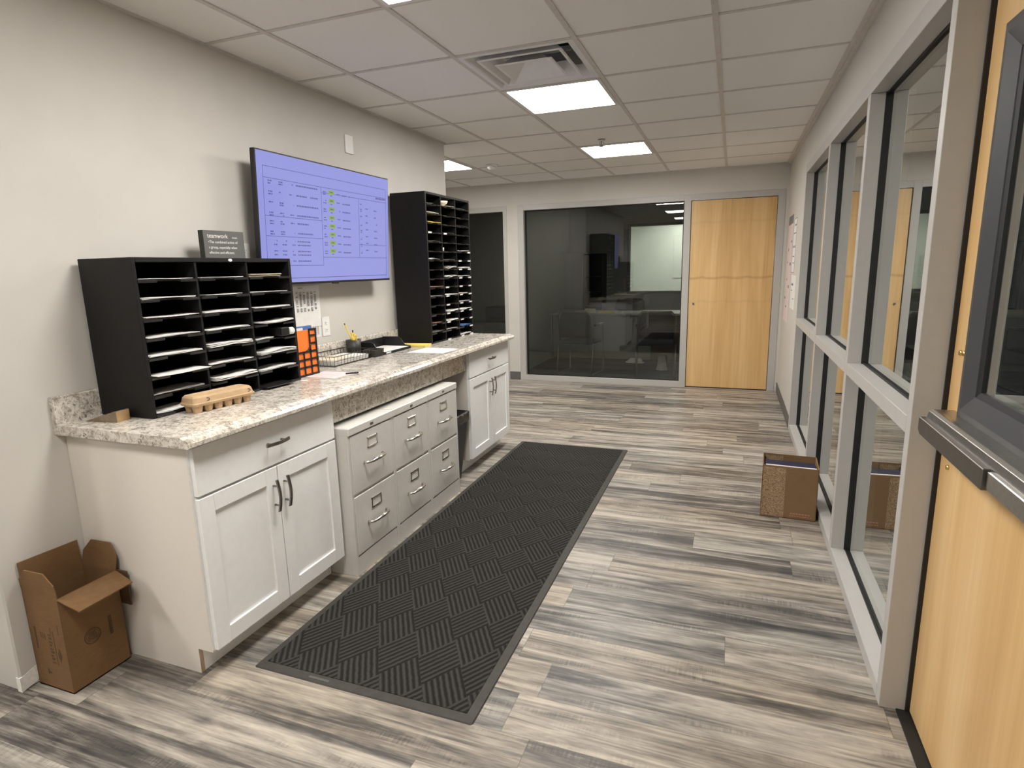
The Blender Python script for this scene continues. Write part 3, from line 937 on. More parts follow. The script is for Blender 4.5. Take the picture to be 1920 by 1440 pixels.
# black gadget with a white end in the right column
y0, y1, z = slot1(2, 4)
t = thing('tape_dispenser', 'small black box with a white roll in the low sorter, right column', 'tape dispenser', (.26, y1 - .05, z + .005))
obj('body', MB().box(.20, .285, y1 - .098, y1 - .045, z + .0052, z + .045, .004), M['blackpl'], t)
obj('roll', MB().cyl((.27, y1 - .043, z + .024), (.27, y1 - .012, z + .024), .017, seg=20), M['paper'], t)
y0, y1, z = slot1(2, 7)
tag(obj('folder', MB().box(.10, .315, y0 + .01, y1 - .07, CNT + .0085, CNT + .0125, .001, rotz(-.08, (.2, y0 + .1, 0))), M['blackpl']), 'flat black folder jutting from the bottom right slot of the low sorter', 'folder')

D_ = M['dimpaper']
TALL = [
 (0, 1, P, 3, .276, dict(wf=(.0, .9))), (0, 2, M['yellowp'], 2, .278, dict(what='yellow folder')), (0, 6, P, 3, .272, dict(wf=(.1, .8), wob=.003)),
 (0, 9, M['redp'], 3, .272, dict(what='reddish papers')), (0, 13, M['redp'], 1, .262, dict(what='dark reddish sheet')), (0, 14, D_, 2, .266, dict(what='dark grey papers')),
 (0, 4, D_, 2, .268, dict(what='dark grey papers')), (0, 0, D_, 2, .266, dict(what='dark grey papers', wf=(.0, .6))), (0, 10, G, 1, .262, dict(what='grey papers')),
 (1, 0, P, 2, .278, dict(wf=(.3, .95), what='white envelope')), (1, 7, P, 4, .280, dict(wob=.006, wf=(.1, .95), what='crumpled white papers')), (1, 8, P, 4, .284, dict(wob=.005, what='spread white papers')),
 (1, 10, P, 2, .276, {}), (1, 12, P, 4, .278, dict(wob=.004)), (1, 13, P, 3, .274, {}), (1, 3, D_, 2, .268, dict(what='dark grey papers')), (1, 6, D_, 3, .268, dict(what='dark grey papers')), (1, 14, G, 1, .266, dict(what='grey papers')),
 (2, 5, G, 3, .276, dict(wob=.003, what='grey papers')), (2, 7, P, 5, .280, dict(wob=.002, what='thick white papers')), (2, 8, P, 2, .280, dict(wob=.004)), (2, 10, M['cream'], 3, .272, dict(wf=(.0, .75), what='cream papers')),
 (2, 11, G, 3, .274, dict(what='grey papers')), (2, 12, P, 3, .282, dict(wob=.004)), (2, 14, M['bluep'], 3, .280, dict(wob=.003, wf=(.1, .9), what='blue and white leaflets')), (2, 15, P, 2, .270, {}),
 (2, 2, D_, 2, .268, dict(what='dark grey papers')), (2, 0, D_, 2, .268, dict(what='dark grey papers')),
]
for c_, r_, m_, n_, xf, kw in TALL:
    papers(slot2, c_, r_, m_, n_, xf, srt='tall', **kw)
y0, y1, z = slot2(1, 0)
t = thing('paper_bowl', 'rounded cream object in the top middle slot of the tall sorter', 'bowl', (.2, y0 + .1, z + .006))
obj('bowl', MB().lathe([(.001, 0), (.028, 0), (.055, .018), (.062, .034), (.058, .034), (.028, .006), (.001, .005)], (.205, y0 + .10, z + .006)), M['cream'], t)
y0, y1, z = slot2(1, 5)
tag(obj('paper_roll', MB().cyl((.24, y0 + .045, z), (.24, y0 + .045, z + .028), .013, seg=16), P), 'small white roll in the sixth row, middle column of the tall sorter', 'roll')

# ------------------------------------------------------------------ television
t = thing('television', 'wall mounted screen showing a pale blue table with green cells', 'television', (0, 1.51, 1.70))
TW, THh = 1.152, .650
tilt = math.radians(3.2)
yw = math.radians(-.6)
TM = Matrix.Translation((.104, 1.526, 1.703)) @ Matrix.Rotation(yw, 4, 'Z') @ Matrix.Rotation(tilt, 4, 'Y')
# local frame: x outwards, y along the wall, z up
b_ = MB().box(-.030, .0, -TW / 2, TW / 2, -THh / 2, THh / 2, .003, TM).box(-.055, -.03, -TW / 2 + .14, TW / 2 - .14, -THh / 2 + .06, THh / 2 - .12, .008, TM)
obj('housing', b_, M['blackpl'], t)
obj('bezel', MB().box(.0, .002, -TW / 2, TW / 2, -THh / 2, -THh / 2 + .012, 0, TM).box(-.004, .004, -.03, .03, -THh / 2 - .006, -THh / 2 + .004, .002, TM), M['blackpl'], t)
mt = MB().box(WL + .0005, .006, 1.526 - .16, 1.526 + .16, 1.62, 1.80, .002).box(.004, .050, 1.50, 1.55, 1.66, 1.74).box(.042, .056, 1.42, 1.44, 1.54, 1.86).box(.042, .056, 1.61, 1.63, 1.54, 1.86)
obj('wall_bracket', mt, M['blackpl'], t)
SY, SZ0, SZ1 = TW / 2 - .007, -THh / 2 + .012, THh / 2 - .007
ln = MB().box(-.001, .0012, -SY, SY, SZ0, SZ1, 0, TM)
# pixel frame: photo-like layout, u 0..1 across, v 0..1 down
def SR(mb, u0, v0, u1, v1, lay=0):
    x = .0013 + lay * .0002
    mb.box(x, x + .0002, -SY + u0 * 2 * SY, -SY + u1 * 2 * SY, SZ1 - v1 * (SZ1 - SZ0), SZ1 - v0 * (SZ1 - SZ0), 0, TM)
ln.mi = 1
def hl(u0, u1, v, w_=.003): SR(ln, u0, v - w_ / 2, u1, v + w_ / 2)
def vl(u, v0, v1, w_=.0017): SR(ln, u - w_ / 2, v0, u + w_ / 2, v1)
hl(.034, .974, .105); hl(.034, .974, .965, .004); vl(.034, .105, .965); vl(.974, .105, .965)
hl(.034, .974, .19); hl(.034, .415, .475); hl(.034, .415, .63); hl(.034, .41, .86)
vl(.411, .19, .86); hl(.41, .974, .79); vl(.715, .235, .79); hl(.715, .974, .665); hl(.41, .974, .235)
rn = random.Random(3)
def words(u0, u1, v, h_=.010, dens=.8):
    u = u0
    while u < u1:
        w_ = rn.uniform(.006, .020)
        ln.mi = 2
        if rn.random() < dens: SR(ln, u, v - h_ / 2, min(u + w_, u1), v + h_ / 2, 1)
        u += w_ + .003
for v in (.215, .295, .375, .455, .52, .60):
    words(.060, .085, v - .006); words(.060, .085, v + .014); words(.125, .15, v - .006); words(.125, .15, v + .012)
    words(.19, .215, v); words(.235, .385 if v < .47 else .34, v, .012, .95)
for v in (.665, .695, .745, .775, .825):
    words(.078, .10, v); words(.13, .16, v); words(.195, .215, v); words(.23, .32, v, .011, .9)
for i_ in range(8):
    v = .225 + i_ * .073
    words(.425, .448, v); words(.425, .448, v + .020); words(.53, .556, v + .006); words(.575, .64, v + .010, .011, .95)
    ln.mi = 3; SR(ln, .466, v - .020, .510, v + .014, 1); ln.mi = 2
    SR(ln, .476, v - .008, .500, v + .002, 2); SR(ln, .480, v + .022, .494, v + .030, 1)
for i_ in range(8):
    v = .265 + i_ * .066
    words(.728, .742, v); words(.728, .742, v + .018)
    if i_ > 0: words(.775, .797, v - .010); words(.855, .885, v)
words(.875, .97, .205, .016, 1.0)
obj('screen', ln, [M['screen'], M['scrline'], M['scrtext'], M['scrgreen']], t)

# ------------------------------------------------------------------ small wall fittings
def wall_plate(name, label, cat, y0, y1, z0, z1, kind):
    t = thing(name, label, cat, (WL, (y0 + y1) / 2, z0))
    obj('cover_plate', MB().box(WL + .0003, WL + .006, y0, y1, z0, z1, .002), M['plate'], t)
    ym, zm = (y0 + y1) / 2, (z0 + z1) / 2
    if kind == 'outlet':
        for dz in (-.021, .021):
            f_ = MB().box(WL + .004, WL + .0075, ym - .015, ym + .015, zm + dz - .014, zm + dz + .014, .002)
            q_ = obj('receptacle', f_, M['plate'], t)
            obj('slots', MB().box(WL + .0075, WL + .0078, ym - .007, ym - .0045, zm + dz - .003, zm + dz + .007).box(WL + .0075, WL + .0078, ym + .0045, ym + .007, zm + dz - .003, zm + dz + .006).box(WL + .0075, WL + .0078, ym - .002, ym + .002, zm + dz - .010, zm + dz - .006), M['ink'], q_)
    else:
        for dz in (-.042, .042):
            s_ = MB().cyl((WL + .005, ym, zm + dz), (WL + .0068, ym, zm + dz), .003, seg=10)
            obj('screw', s_, M['plate'], t)
    return t
wall_plate('blank_wall_plate', 'blank white cover plate on the wall above the screen', 'wall plate', 1.872, 1.955, 2.165, 2.275, 'blank')
wall_plate('wall_outlet', 'white outlet plate on the wall beside the pinned paper', 'outlet', 1.508, 1.578, 1.060, 1.175, 'outlet')
wall_plate('wall_outlet', 'white outlet plate half hidden behind the teamwork sign', 'outlet', .928, .998, 1.475, 1.590, 'outlet')
# pinned sheets
t = thing('wall_sheet', 'white printed sheet taped to the wall above the orange folder', 'paper', (WL, 1.38, 1.13))
sh = MB().sheet((WL + .0015, 1.262, 1.128), (0, 1, 0), (0, 0, 1), .240, .238, .0006, .004, 8)
pr = sh; pr.mi = 1
for r_ in range(15):
    for c_ in range(6):
        if rn.random() < .85:
            y_ = 1.30 + c_ * .031
            z_ = 1.326 - r_ * .0075
            if r_ in (11,): continue
            pr.box(WL + .0062, WL + .0068, y_, y_ + .016, z_, z_ + .004)
pr.box(WL + .0062, WL + .0068, 1.32, 1.36, 1.352, 1.356)
obj('sheet', pr, [P, M['greyink']], t)
t = thing('wall_sheet', 'small printed sheet on the wall peeking out below the larger one', 'paper', (WL, 1.42, 1.06))
pr = MB().box(WL + .0004, WL + .001, 1.335, 1.497, 1.063, 1.20); pr.mi = 1
for r_ in range(8):
    for c_ in range(7):
        pr.box(WL + .001, WL + .0013, 1.345 + c_ * .02, 1.360 + c_ * .02, 1.078 + r_ * .0065, 1.0815 + r_ * .0065)
obj('sheet', pr, [P, M['greyink']], t)

# ------------------------------------------------------------------ teamwork sign on the low sorter
t = thing('desk_sign', 'dark grey block sign about teamwork standing on the low sorter', 'sign', (.085, .73, 1.5075))
obj('block', MB().box(.072, .1, .612, .842, 1.5077, 1.632, .001), M['signside'], t)
obj('face_panel', MB().box(.1, .1008, .613, .841, 1.5085, 1.6312), M['signface'], t)
tm = MB()
def stx(s, y, z, size): tm.text(s, size, basis(Vector((.1009, y, z)), (0, 1, 0), (0, 0, 1)), .0003)
stx('teamwork', .633, 1.600, .0275); stx('noun.', .772, 1.600, .014)
stx('\u2022The combined action of', .636, 1.577, .0165)
stx('a group, especially when', .636, 1.554, .0163)
stx('effective and efficient.', .636, 1.531, .0163)
obj('lettering', tm, M['signtext'], t)

# ------------------------------------------------------------------ things on the counter
C0 = CT + .0004
# egg carton
t = thing('egg_carton', 'tan pulp egg carton in front of the low black sorter', 'egg carton', (.345, .362, C0))
EM = Matrix.Translation((.345, .368, C0)) @ Matrix.Scale(.92, 4) @ Matrix.Rotation(math.radians(-8), 4, 'Z')
def er(w_, l_, z, r=.012): return [EM @ p for p in rrect(-w_ / 2, w_ / 2, -l_ / 2, l_ / 2, z, r)]
obj('lid', MB().loft([er(.104, .298, .036), er(.106, .300, .040), er(.098, .290, .044), er(.092, .284, .064, .016), er(.080, .270, .072, .016), er(.040, .235, .071, .01), er(.03, .22, .069, .01)], smooth=False), M['egg'], t)
tr = MB().loft([er(.100, .292, .030), er(.104, .298, .036), er(.09, .28, .0355)], smooth=False)
for i_ in range(2):
    for j_ in range(6):
        cx_, cy_ = (i_ - .5) * .048, (j_ - 2.5) * .047
        R_ = []
        for z_, s_ in ((0, .014), (.002, .0165), (.018, .0195), (.0345, .0228)):
            R_.append([EM @ Vector((cx_ + s_ * math.cos(2 * PI * q / 8 + PI / 8) * 1.05, cy_ + s_ * math.sin(2 * PI * q / 8 + PI / 8) * 1.05, z_)) for q in range(8)])
        tr.loft(R_, smooth=False)
obj('tray', tr, M['egg'], t)
lt = MB()
for yy in (-.085, .115):
    pts = [EM @ Vector((.0475 + .001, yy + .010 * math.cos(a_), .054 + .006 * math.sin(a_))) for a_ in [math.radians(d_) for d_ in range(-100, 101, 25)]]
    lt.tube(pts, .0012, 6)
obj('latch_slot', lt, M['brownink'], t)
# wedge
t = thing('door_wedge', 'small wooden wedge on the near end of the counter', 'wedge', (.11, .08, C0))
wd_ = MB().prism([(.035, C0), (.182, C0), (.182, C0 + .040), (.172, C0 + .040)], 'y', .046, .102, 0, rotz(.12, (.11, .07, 0)))
obj('wedge_block', wd_, M['wooddark'], t)
obj('end_grain', MB().box(.1815, .1835, .047, .101, C0 + .0005, C0 + .0395, 0, rotz(.12, (.11, .07, 0))), M['wood'], t, label='fresh pale wood at the thick end')

# orange folder in a black lattice holder
t = thing('folder_holder', 'black lattice file holder with an orange folder beside the low sorter', 'file holder', (.21, 1.045, C0))
hx0, hx1, hy0, hy1, hz = .165, .246, .962, 1.120, 1.158
lat = MB()
b_ = .0105
xs = hx1
def bar(ya, yb, za, zb): lat.box(xs - .004, xs, ya, yb, za, zb, .0012)
bar(hy0, hy1, C0, C0 + .012); bar(hy0, hy0 + b_, C0, hz - .10); bar(hy1 - .010, hy1, C0, hz)
cols_ = [hy0 + .0, hy0 + .052, hy0 + .104]
for q in cols_[1:]: bar(q - b_ / 2, q + b_ / 2, C0, C0 + .128)
bar(hy0 + .104 - b_ / 2, hy0 + .104 + b_ / 2, C0 + .12, hz)
for q in (.047, .086, .125): bar(hy0, hy1, C0 + q - b_ / 2, C0 + q + b_ / 2)
for q in (.165, .205): bar(hy0 + .104, hy1, C0 + q - b_ / 2, C0 + q + b_ / 2)
bar(hy0 + .104, hy1, hz - .010, hz)
lat.box(hx0, xs - .003, hy1 - .004, hy1, C0, hz - .004, .001).box(hx0, xs - .003, hy0, hy0 + .004, C0, hz - .10, .001).box(hx0, xs - .003, hy0, hy1, C0, C0 + .004)
lat.box(hx0, hx0 + .003, hy0, hy1, C0, hz - .05)
# curved edge of the scooped corner
arc = [Vector((xs - .002, hy0 + .104 - .034 * (1 - math.cos(a_)), C0 + .128 + .034 * (1 - math.sin(a_)))) for a_ in [math.radians(d_) for d_ in range(0, 91, 15)]]
lat.tube(arc, .004, 6)
obj('holder', lat, M['blackpl'], t)
tag(obj('folder', MB().box(xs - .012, xs - .0055, hy0 + .006, hy1 - .006, C0 + .006, hz - .006, .001), M['orange']), 'bright orange folder standing in the black lattice holder', 'folder')
tag(obj('folder', MB().box(.205, .222, hy0 + .008, hy1 - .006, C0 + .006, hz + .012, .001), M['bluep']), 'blue folder standing behind the orange folder', 'folder')
tag(obj('paper_stack', MB().box(.223, .230, hy0 + .006, hy0 + .075, C0 + .006, hz + .006), P), 'white papers standing between the orange and blue folders', 'papers')

# pink sheet, marker, little black card
sh = MB().prism([(.150, 1.165), (.458, 1.182), (.425, 1.006), (.215, 1.006)], 'z', C0, C0 + .0006)
t = thing('note_sheet', 'pale pink printed sheet on the counter before the orange folder', 'paper', (.31, 1.09, C0))
pr = sh; pr.mi = 1
for q in range(6): pr.box(.27 + q * .02, .272 + q * .02, 1.03, 1.11, C0 + .0006, C0 + .0008)
obj('sheet', pr, [M['pinkp'], M['greypaper']], t)
tag(obj('photo_card', MB().prism([(.205, 1.092), (.238, 1.158), (.193, 1.162), (.183, 1.11)], 'z', C0 + .0008, C0 + .0014), M['ink']), 'small dark card on the pink sheet', 'card')
t = thing('pen', 'short black pen lying on the pink sheet', 'pen', (.43, 1.135, C0 + .0008))
obj('barrel', MB().cyl((.412, 1.115, C0 + .0052), (.448, 1.148, C0 + .0052), .004, seg=10), M['blackpl'], t)
obj('cap', MB().cyl((.446, 1.1465, C0 + .0056), (.460, 1.159, C0 + .0056), .0048, seg=10), M['ink'], t)

# wire basket tray with papers
t = thing('wire_basket', 'bronze wire letter basket on the counter right of the orange folder', 'basket', (.09, 1.48, C0))
bx0, bx1, by0, by1, bh = .010, .205, 1.300, 1.655, .058
wr = MB()
r_ = .0018
for z_ in (.003, bh):
    ex = .010 if z_ > .01 else 0
    wr.tube([(bx0 - ex, by0 - ex, C0 + z_), (bx1 + ex, by0 - ex, C0 + z_), (bx1 + ex, by1 + ex, C0 + z_), (bx0 - ex, by1 + ex, C0 + z_)], r_ * 1.2, 6, True)
wr.tube([(bx0 - .005, by0 - .005, C0 + .03), (bx1 + .005, by0 - .005, C0 + .03), (bx1 + .005, by1 + .005, C0 + .03), (bx0 - .005, by1 + .005, C0 + .03)], r_ * .7, 6, True)
n_ = 13
for q in range(n_):
    y_ = by0 + (by1 - by0) * q / (n_ - 1)
    yo = y_ + (q / (n_ - 1) - .5) * .02
    wr.tube([(bx1 + .010, yo, C0 + bh), (bx1, y_, C0 + .0025), (bx0, y_, C0 + .0025), (bx0 - .010, yo, C0 + bh)], r_ * .75, 6)
for q in range(1, 8):
    x_ = bx0 + (bx1 - bx0) * q / 8
    wr.tube([(x_, by0 - .010, C0 + bh), (x_, by0, C0 + .003), (x_, by1, C0 + .003), (x_, by1 + .010, C0 + bh)], r_ * .75, 6)
obj('wire_frame', wr, M['wire'], t)
st_ = MB()
for q in range(7):
    a_ = rn.uniform(-.006, .006)
    st_.box(bx0 + .008 + a_, bx1 - .006 + a_ * .5, by0 + .012, by1 - .012 - abs(a_), C0 + .0048 + q * .0034, C0 + .0048 + q * .0034 + .0031)
tag(obj('paper_stack', st_, [P]), 'stack of white papers lying in the wire basket', 'papers')
tag(obj('cream_pad', MB().box(bx0 + .012, bx1 - .010, by0 + .02, by0 + .20, C0 + .0290, C0 + .0335), M['cream']), 'cream pad on the papers in the wire basket', 'pad')

# pencil cup with pencils
pcx, pcy = .047, 1.712
t = thing('pen_cup', 'black mesh cup of pencils behind the wire basket', 'pen cup', (pcx, pcy, C0))
obj('cup', MB().lathe([(.001, 0), (.040, 0), (.046, .102), (.043, .102), (.038, .004), (.001, .004)], (pcx, pcy, C0)), M['mesh'], t)
def stick(name, label, cat, p0, p1, r, m_, tip=None):
    tt = thing(name, label, cat, p0)
    p0, p1 = Vector(p0), Vector(p1)
    obj('barrel', MB().cyl(p0, p1, r, seg=8), m_, tt)
    if tip: obj('eraser', MB().cyl(p1, p1 + (p1 - p0).normalized() * .010, r * .95, seg=8), tip, tt)
    return tt
zc = C0 + .006
stick('pencil', 'tallest yellow pencil leaning left out of the mesh cup', 'pencil', (pcx + .012, pcy + .018, zc), (pcx - .01, pcy - .062, zc + .195), .0042, M['pencil'], M['wooddark'])
stick('pencil', 'shorter yellow pencil lower in the mesh cup', 'pencil', (pcx + .018, pcy + .020, zc), (pcx + .020, pcy - .042, zc + .140), .0055, M['pencil'], M['yellowp'])
stick('pen', 'black pen standing upright in the mesh cup', 'pen', (pcx - .01, pcy + .008, zc), (pcx - .014, pcy + .018, zc + .145), .0045, M['blackpl'], M['ink'])
sc_ = MB()
for k_ in (0, 1):
    pts = [Vector((pcx + .022, pcy - .030 + k_ * .022 + .011 * math.cos(a_), zc + .118 + .022 * math.sin(a_) - k_ * .012)) for a_ in [2 * PI * q / 12 for q in range(12)]]
    sc_.tube(pts, .0048, 8, True)
t = thing('scissors', 'scissors with yellow loop handles in the mesh cup', 'scissors', (pcx + .022, pcy, zc))
obj('handles', sc_, M['pencil'], t)
obj('blades', MB().tube([(pcx + .022, pcy - .02, zc + .097), (pcx + .020, pcy + .006, zc + .002)], .0035, 6), M['steel'], t)

# small mesh box
t = thing('mesh_box', 'small black mesh clip box at the front right of the wire basket', 'box', (.19, 1.715, C0))
mbx = MB().loft([rrect(.150, .226, 1.672, 1.762, C0, .006), rrect(.146, .230, 1.668, 1.766, C0 + .044, .006), rrect(.149, .227, 1.671, 1.763, C0 + .044, .006), rrect(.153, .223, 1.675, 1.759, C0 + .003, .006)], smooth=False)
obj('box_body', mbx, M['mesh'], t)
rb = MB()
for q in range(6):
    y_ = 1.672 + q * .018
    rb.tube([(.2275, y_, C0 + .002), (.2315, y_, C0 + .043)], .0014, 6)
rb.tube([(.146, 1.668, C0 + .044), (.230, 1.668, C0 + .044), (.230, 1.766, C0 + .044), (.146, 1.766, C0 + .044)], .0022, 6, True)
obj('wire_ribs', rb, M['wire'], t)

# black letter tray
t = thing('letter_tray', 'black letter tray with raised sides holding white paper', 'letter tray', (.08, 1.94, C0))
ty0, ty1, tx0, tx1 = 1.785, 2.110, .003, .222
tb = MB()
tb.box(tx0, tx1, ty0, ty1, C0, C0 + .006, .001)
tb.box(tx0, tx0 + .005, ty0, ty1, C0, C0 + .072, .001)
side = [(tx1, C0), (tx1, C0 + .018), (tx1 - .045, C0 + .024), (tx1 - .075, C0 + .068), (tx1 - .10, C0 + .078), (tx0, C0 + .076), (tx0, C0)]
tb.prism(side, 'y', ty0 - .004, ty0 + .002, .001).prism(side, 'y', ty1 - .002, ty1 + .004, .001)
tb.box(tx1 - .004, tx1, ty0, ty1, C0, C0 + .016, .001)
obj('tray', tb, M['blackpl'], t)
obj('label_window', MB().box(tx1, tx1 + .001, ty0 + .02, ty0 + .075, C0 + .004, C0 + .013), P, t)
st_ = MB()
for q in range(4): st_.box(tx0 + .012, tx1 - .008, ty0 + .012 + q * .002, ty1 - .012, C0 + .0068 + q * .0022, C0 + .0086 + q * .0022)
tag(obj('paper_stack', st_, P), 'white papers lying in the black letter tray', 'papers')
tag(obj('yellow_pad', MB().box(.075, .300, 2.155, 2.270, C0, C0 + .013, .001, rotz(.10, (.19, 2.2, 0))), M['yellowp']), 'flat yellow pad on the counter against the tall sorter', 'pad')
tag(obj('loose_sheet', MB().prism([(.313, 1.907), (.565, 1.918), (.578, 2.135), (.326, 2.150)], 'z', C0, C0 + .0008), P), 'blank white sheet lying near the counter front edge', 'paper')
# flat black cable bits by the sorter foot
tag(obj('paper_clip', MB().box(.300, .330, .905, .925, C0, C0 + .002, 0, rotz(.4, (.31, .91, 0))), P), 'tiny white scrap on the counter at the low sorter corner', 'scrap')

# ------------------------------------------------------------------ open cardboard box by the cabinet
t = thing('cardboard_box', 'open empty brown cardboard box on the floor against the white cabinet', 'cardboard box', (.075, -.125, 0))
X0, X1, Y0, Y1, BZ = -.018, .165, -.232, -.022, .366
th = .004
bx_ = MB()
bx_.box(X0, X1, Y0, Y1, .0005, .005).box(X0, X0 + th, Y0, Y1, .0005, BZ).box(X1 - th, X1, Y0, Y1, .0005, BZ)
bx_.box(X0 + th, X1 - th, Y0, Y0 + th, .0005, BZ).box(X0 + th, X1 - th, Y1 - th, Y1, .0005, BZ)
box1 = bx_
def flap(p0, p1, p2, p3, n, mat='card', chamf=0):
    P_ = [Vector(p0), Vector(p1), Vector(p2), Vector(p3)]
    if chamf:
        a_, b2, c2, d2 = P_
        P_ = [a_, b2, b2.lerp(c2, .55), c2.lerp(d2, chamf), d2.lerp(c2, chamf), a_.lerp(d2, .55)]
    n = Vector(n) * .004
    return obj('flap', MB().hull(P_, [p + n for p in P_]), M[mat], t)
flap((X1 - .002, Y0, BZ), (X1 - .002, Y1, BZ), (X1 + .108, Y1 - .02, BZ - .016), (X1 + .112, Y0 - .002, BZ - .020), (0, 0, -1))
flap((X0, Y0, BZ), (X1, Y0, BZ), (X1 - .006, Y0 - .004, BZ + .090), (X0 + .004, Y0 - .006, BZ + .088), (0, 1, 0), chamf=.22)
flap((X0, Y1, BZ), (X1, Y1, BZ), (X1 + .012, Y1 + .012, BZ + .104), (X0 + .02, Y1 + .012, BZ + .100), (0, -1, 0), chamf=.20)
flap((X0, Y0 + .003, BZ), (X0, Y1 - .003, BZ), (X0 - .002, Y1 - .006, BZ + .098), (X0 - .002, Y0 + .002, BZ + .104), (1, 0, 0))
obj('inner_divider', MB().box(X1 - .012, X1 + .046, Y1 + .003, Y1 + .009, BZ - .135, BZ + .0), M['brownink'], t, label='dark folded cardboard piece sticking out at the back')
pr = box1; pr.mi = 1
# printed marks: front (facing the hall) has a round stamp and a stacked code, the near end has rotated lettering
fx_ = X1 + .0004
def ringm(mb, cy_, cz_, r1, r2, n=28):
    A_ = [Vector((fx_ - .0006, cy_ + r1 * math.cos(2 * PI * q / n), cz_ + r1 * math.sin(2 * PI * q / n))) for q in range(n)]
    B_ = [Vector((fx_ - .0006, cy_ + r2 * math.cos(2 * PI * q / n), cz_ + r2 * math.sin(2 * PI * q / n))) for q in range(n)]
    Ao = [p + Vector((.0008, 0, 0)) for p in A_]; Bo = [p + Vector((.0008, 0, 0)) for p in B_]
    mb.loft([A_, Ao, Bo, B_], cap=False, smooth=False)
ringm(pr, -.140, .172, .030, .026); ringm(pr, -.140, .172, .0225, .021)
for q in range(7): pr.box(fx_ - .0006, fx_ + .0002, -.158 + q * .0006, -.122 - q * .001, .158 + q * .0045, .1605 + q * .0045)
for q in range(8): pr.box(fx_ - .0006, fx_ + .0002, -.080, -.068, .138 + q * .0095, .146 + q * .0095)
fy_ = Y0 - .0004
for x_, z0_, z1_, w_ in ((.138, .225, .262, .002), (.108, .10, .235, .002), (.096, .215, .245, .002), (.010, .15, .235, .006), (.045, .055, .075, .006), (.052, .058, .066, .012)):
    pr.box(x_, x_ + w_, fy_ - .0002, fy_ + .0006, z0_, z1_)
for q in range(9): pr.box(.080 + (q % 2) * .002, .098 - (q % 3) * .003, fy_ - .0002, fy_ + .0006, .105 + q * .0135, .1105 + q * .0135 + (q % 2) * .003)
for q in range(3): pr.box(.040 + q * .010, .044 + q * .010, fy_ - .0002, fy_ + .0006, .198 - q * .002, .222 - q * .002)
pr.prism([(.118, .145), (.128, .172), (.138, .145), (.128, .118)], 'y', fy_ - .0002, fy_ + .0006)
obj('box_body', pr, [M['card'], M['brownink']], t)

# ------------------------------------------------------------------ box of books by the glazed screen
BR = math.radians(-3)
BC = Vector((2.630, 2.205, 0))
BM = Matrix.Translation(BC) @ Matrix.Rotation(BR, 4, 'Z')
t = thing('cardboard_box', 'printed brown cardboard box of navy books on the floor by the glass', 'cardboard box', BC)
bw, bd_, bh_ = .288, .232, .306
bx_ = MB()
for q in ((-bw / 2, bw / 2, -bd_ / 2, -bd_ / 2 + .005, .0005, bh_), (-bw / 2, bw / 2, bd_ / 2 - .005, bd_ / 2, .0005, bh_ + .002), (-bw / 2, -bw / 2 + .005, -bd_ / 2, bd_ / 2, .0005, bh_), (bw / 2 - .005, bw / 2, -bd_ / 2, bd_ / 2, .0005, bh_), (-bw / 2, bw / 2, -bd_ / 2, bd_ / 2, .0005, .006)):
    bx_.box(*q, 0, BM)
pr = bx_; pr.mi = 1
for q in range(7): pr.box(.012 + q * .015, .023 + q * .015, -bd_ / 2 - .0006, -bd_ / 2 + .0005, .030, .037, 0, BM)
for q in range(9): pr.box(.010 + q * .013, .018 + q * .013, -bd_ / 2 - .0006, -bd_ / 2 + .0005, .017, .021, 0, BM)
obj('box_body', pr, [M['card2'], M['redp']], t)
bk = [('navy hardback book at the front of the printed box', -.092, .300), ('second navy hardback book in the printed box, tight behind the front one', -.058, .297), ('third navy book from the front in the printed box', -.024, .294), ('navy book at the back of the printed box', .012, .290)]
for lb, yo, zt in bk:
    tt = thing('book', lb, 'book', BM @ Vector((0, yo + .016, .007)), 'navy books in the printed box')
    c_ = MB().box(-bw / 2 + .014, bw / 2 - .012, yo, yo + .003, .007, zt, 0, BM).box(-bw / 2 + .014, bw / 2 - .012, yo + .027, yo + .030, .007, zt, 0, BM).box(-bw / 2 + .014, bw / 2 - .012, yo, yo + .030, zt - .003, zt, .0008, BM)
    obj('cover', c_, M['book'], tt)
    obj('pages', MB().box(-bw / 2 + .018, bw / 2 - .016, yo + .003, yo + .027, .010, zt - .003, 0, BM), M['paper'], tt)
tag(obj('paper_stack', MB().box(-bw / 2 + .016, -.002, -.110, -.096, .007, .3075, 0, BM).box(-.004, bw / 2 - .012, -.110, -.096, .007, .3065, 0, BM), P), 'white papers standing at the front of the printed box', 'papers')

# ------------------------------------------------------------------ posters on the right wall near the far corner
def poster(name, label, y0, y1, z0, z1, m_, marks, border=None):
    t = thing(name, label, 'poster', (WR, (y0 + y1) / 2, z0))
    pr = MB().box(WR - .0016, WR - .0003, y0, y1, z0, z1); pr.mi = 1
    for a_, b2, c_, d2 in marks: pr.box(WR - .0022, WR - .0015, a_, b2, c_, d2)
    if border:
        w_ = border
        pr.box(WR - .0022, WR - .0015, y0, y0 + w_, z0, z1).box(WR - .0022, WR - .0015, y0, y1, z0, z0 + .006).box(WR - .0022, WR - .0015, y0, y1, z1 - .006, z1).box(WR - .0022, WR - .0015, y1 - w_, y1, z0, z1)
    obj('sheet', pr, [m_, M['greyink']], t)
    return t
poster('wall_poster', 'tall pale pink poster with a dark heading on the right wall', 4.97, 5.50, .84, 1.89, M['pinkp'],
       [(4.98, 5.49, 1.80, 1.885), (5.0, 5.1, 1.62, 1.64), (5.3, 5.36, 1.54, 1.57), (5.0, 5.12, 1.40, 1.43), (5.35, 5.42, 1.42, 1.44), (5.3, 5.36, 1.25, 1.27), (5.05, 5.15, 1.18, 1.21), (5.36, 5.44, 1.06, 1.085), (5.2, 5.3, .98, 1.0)])
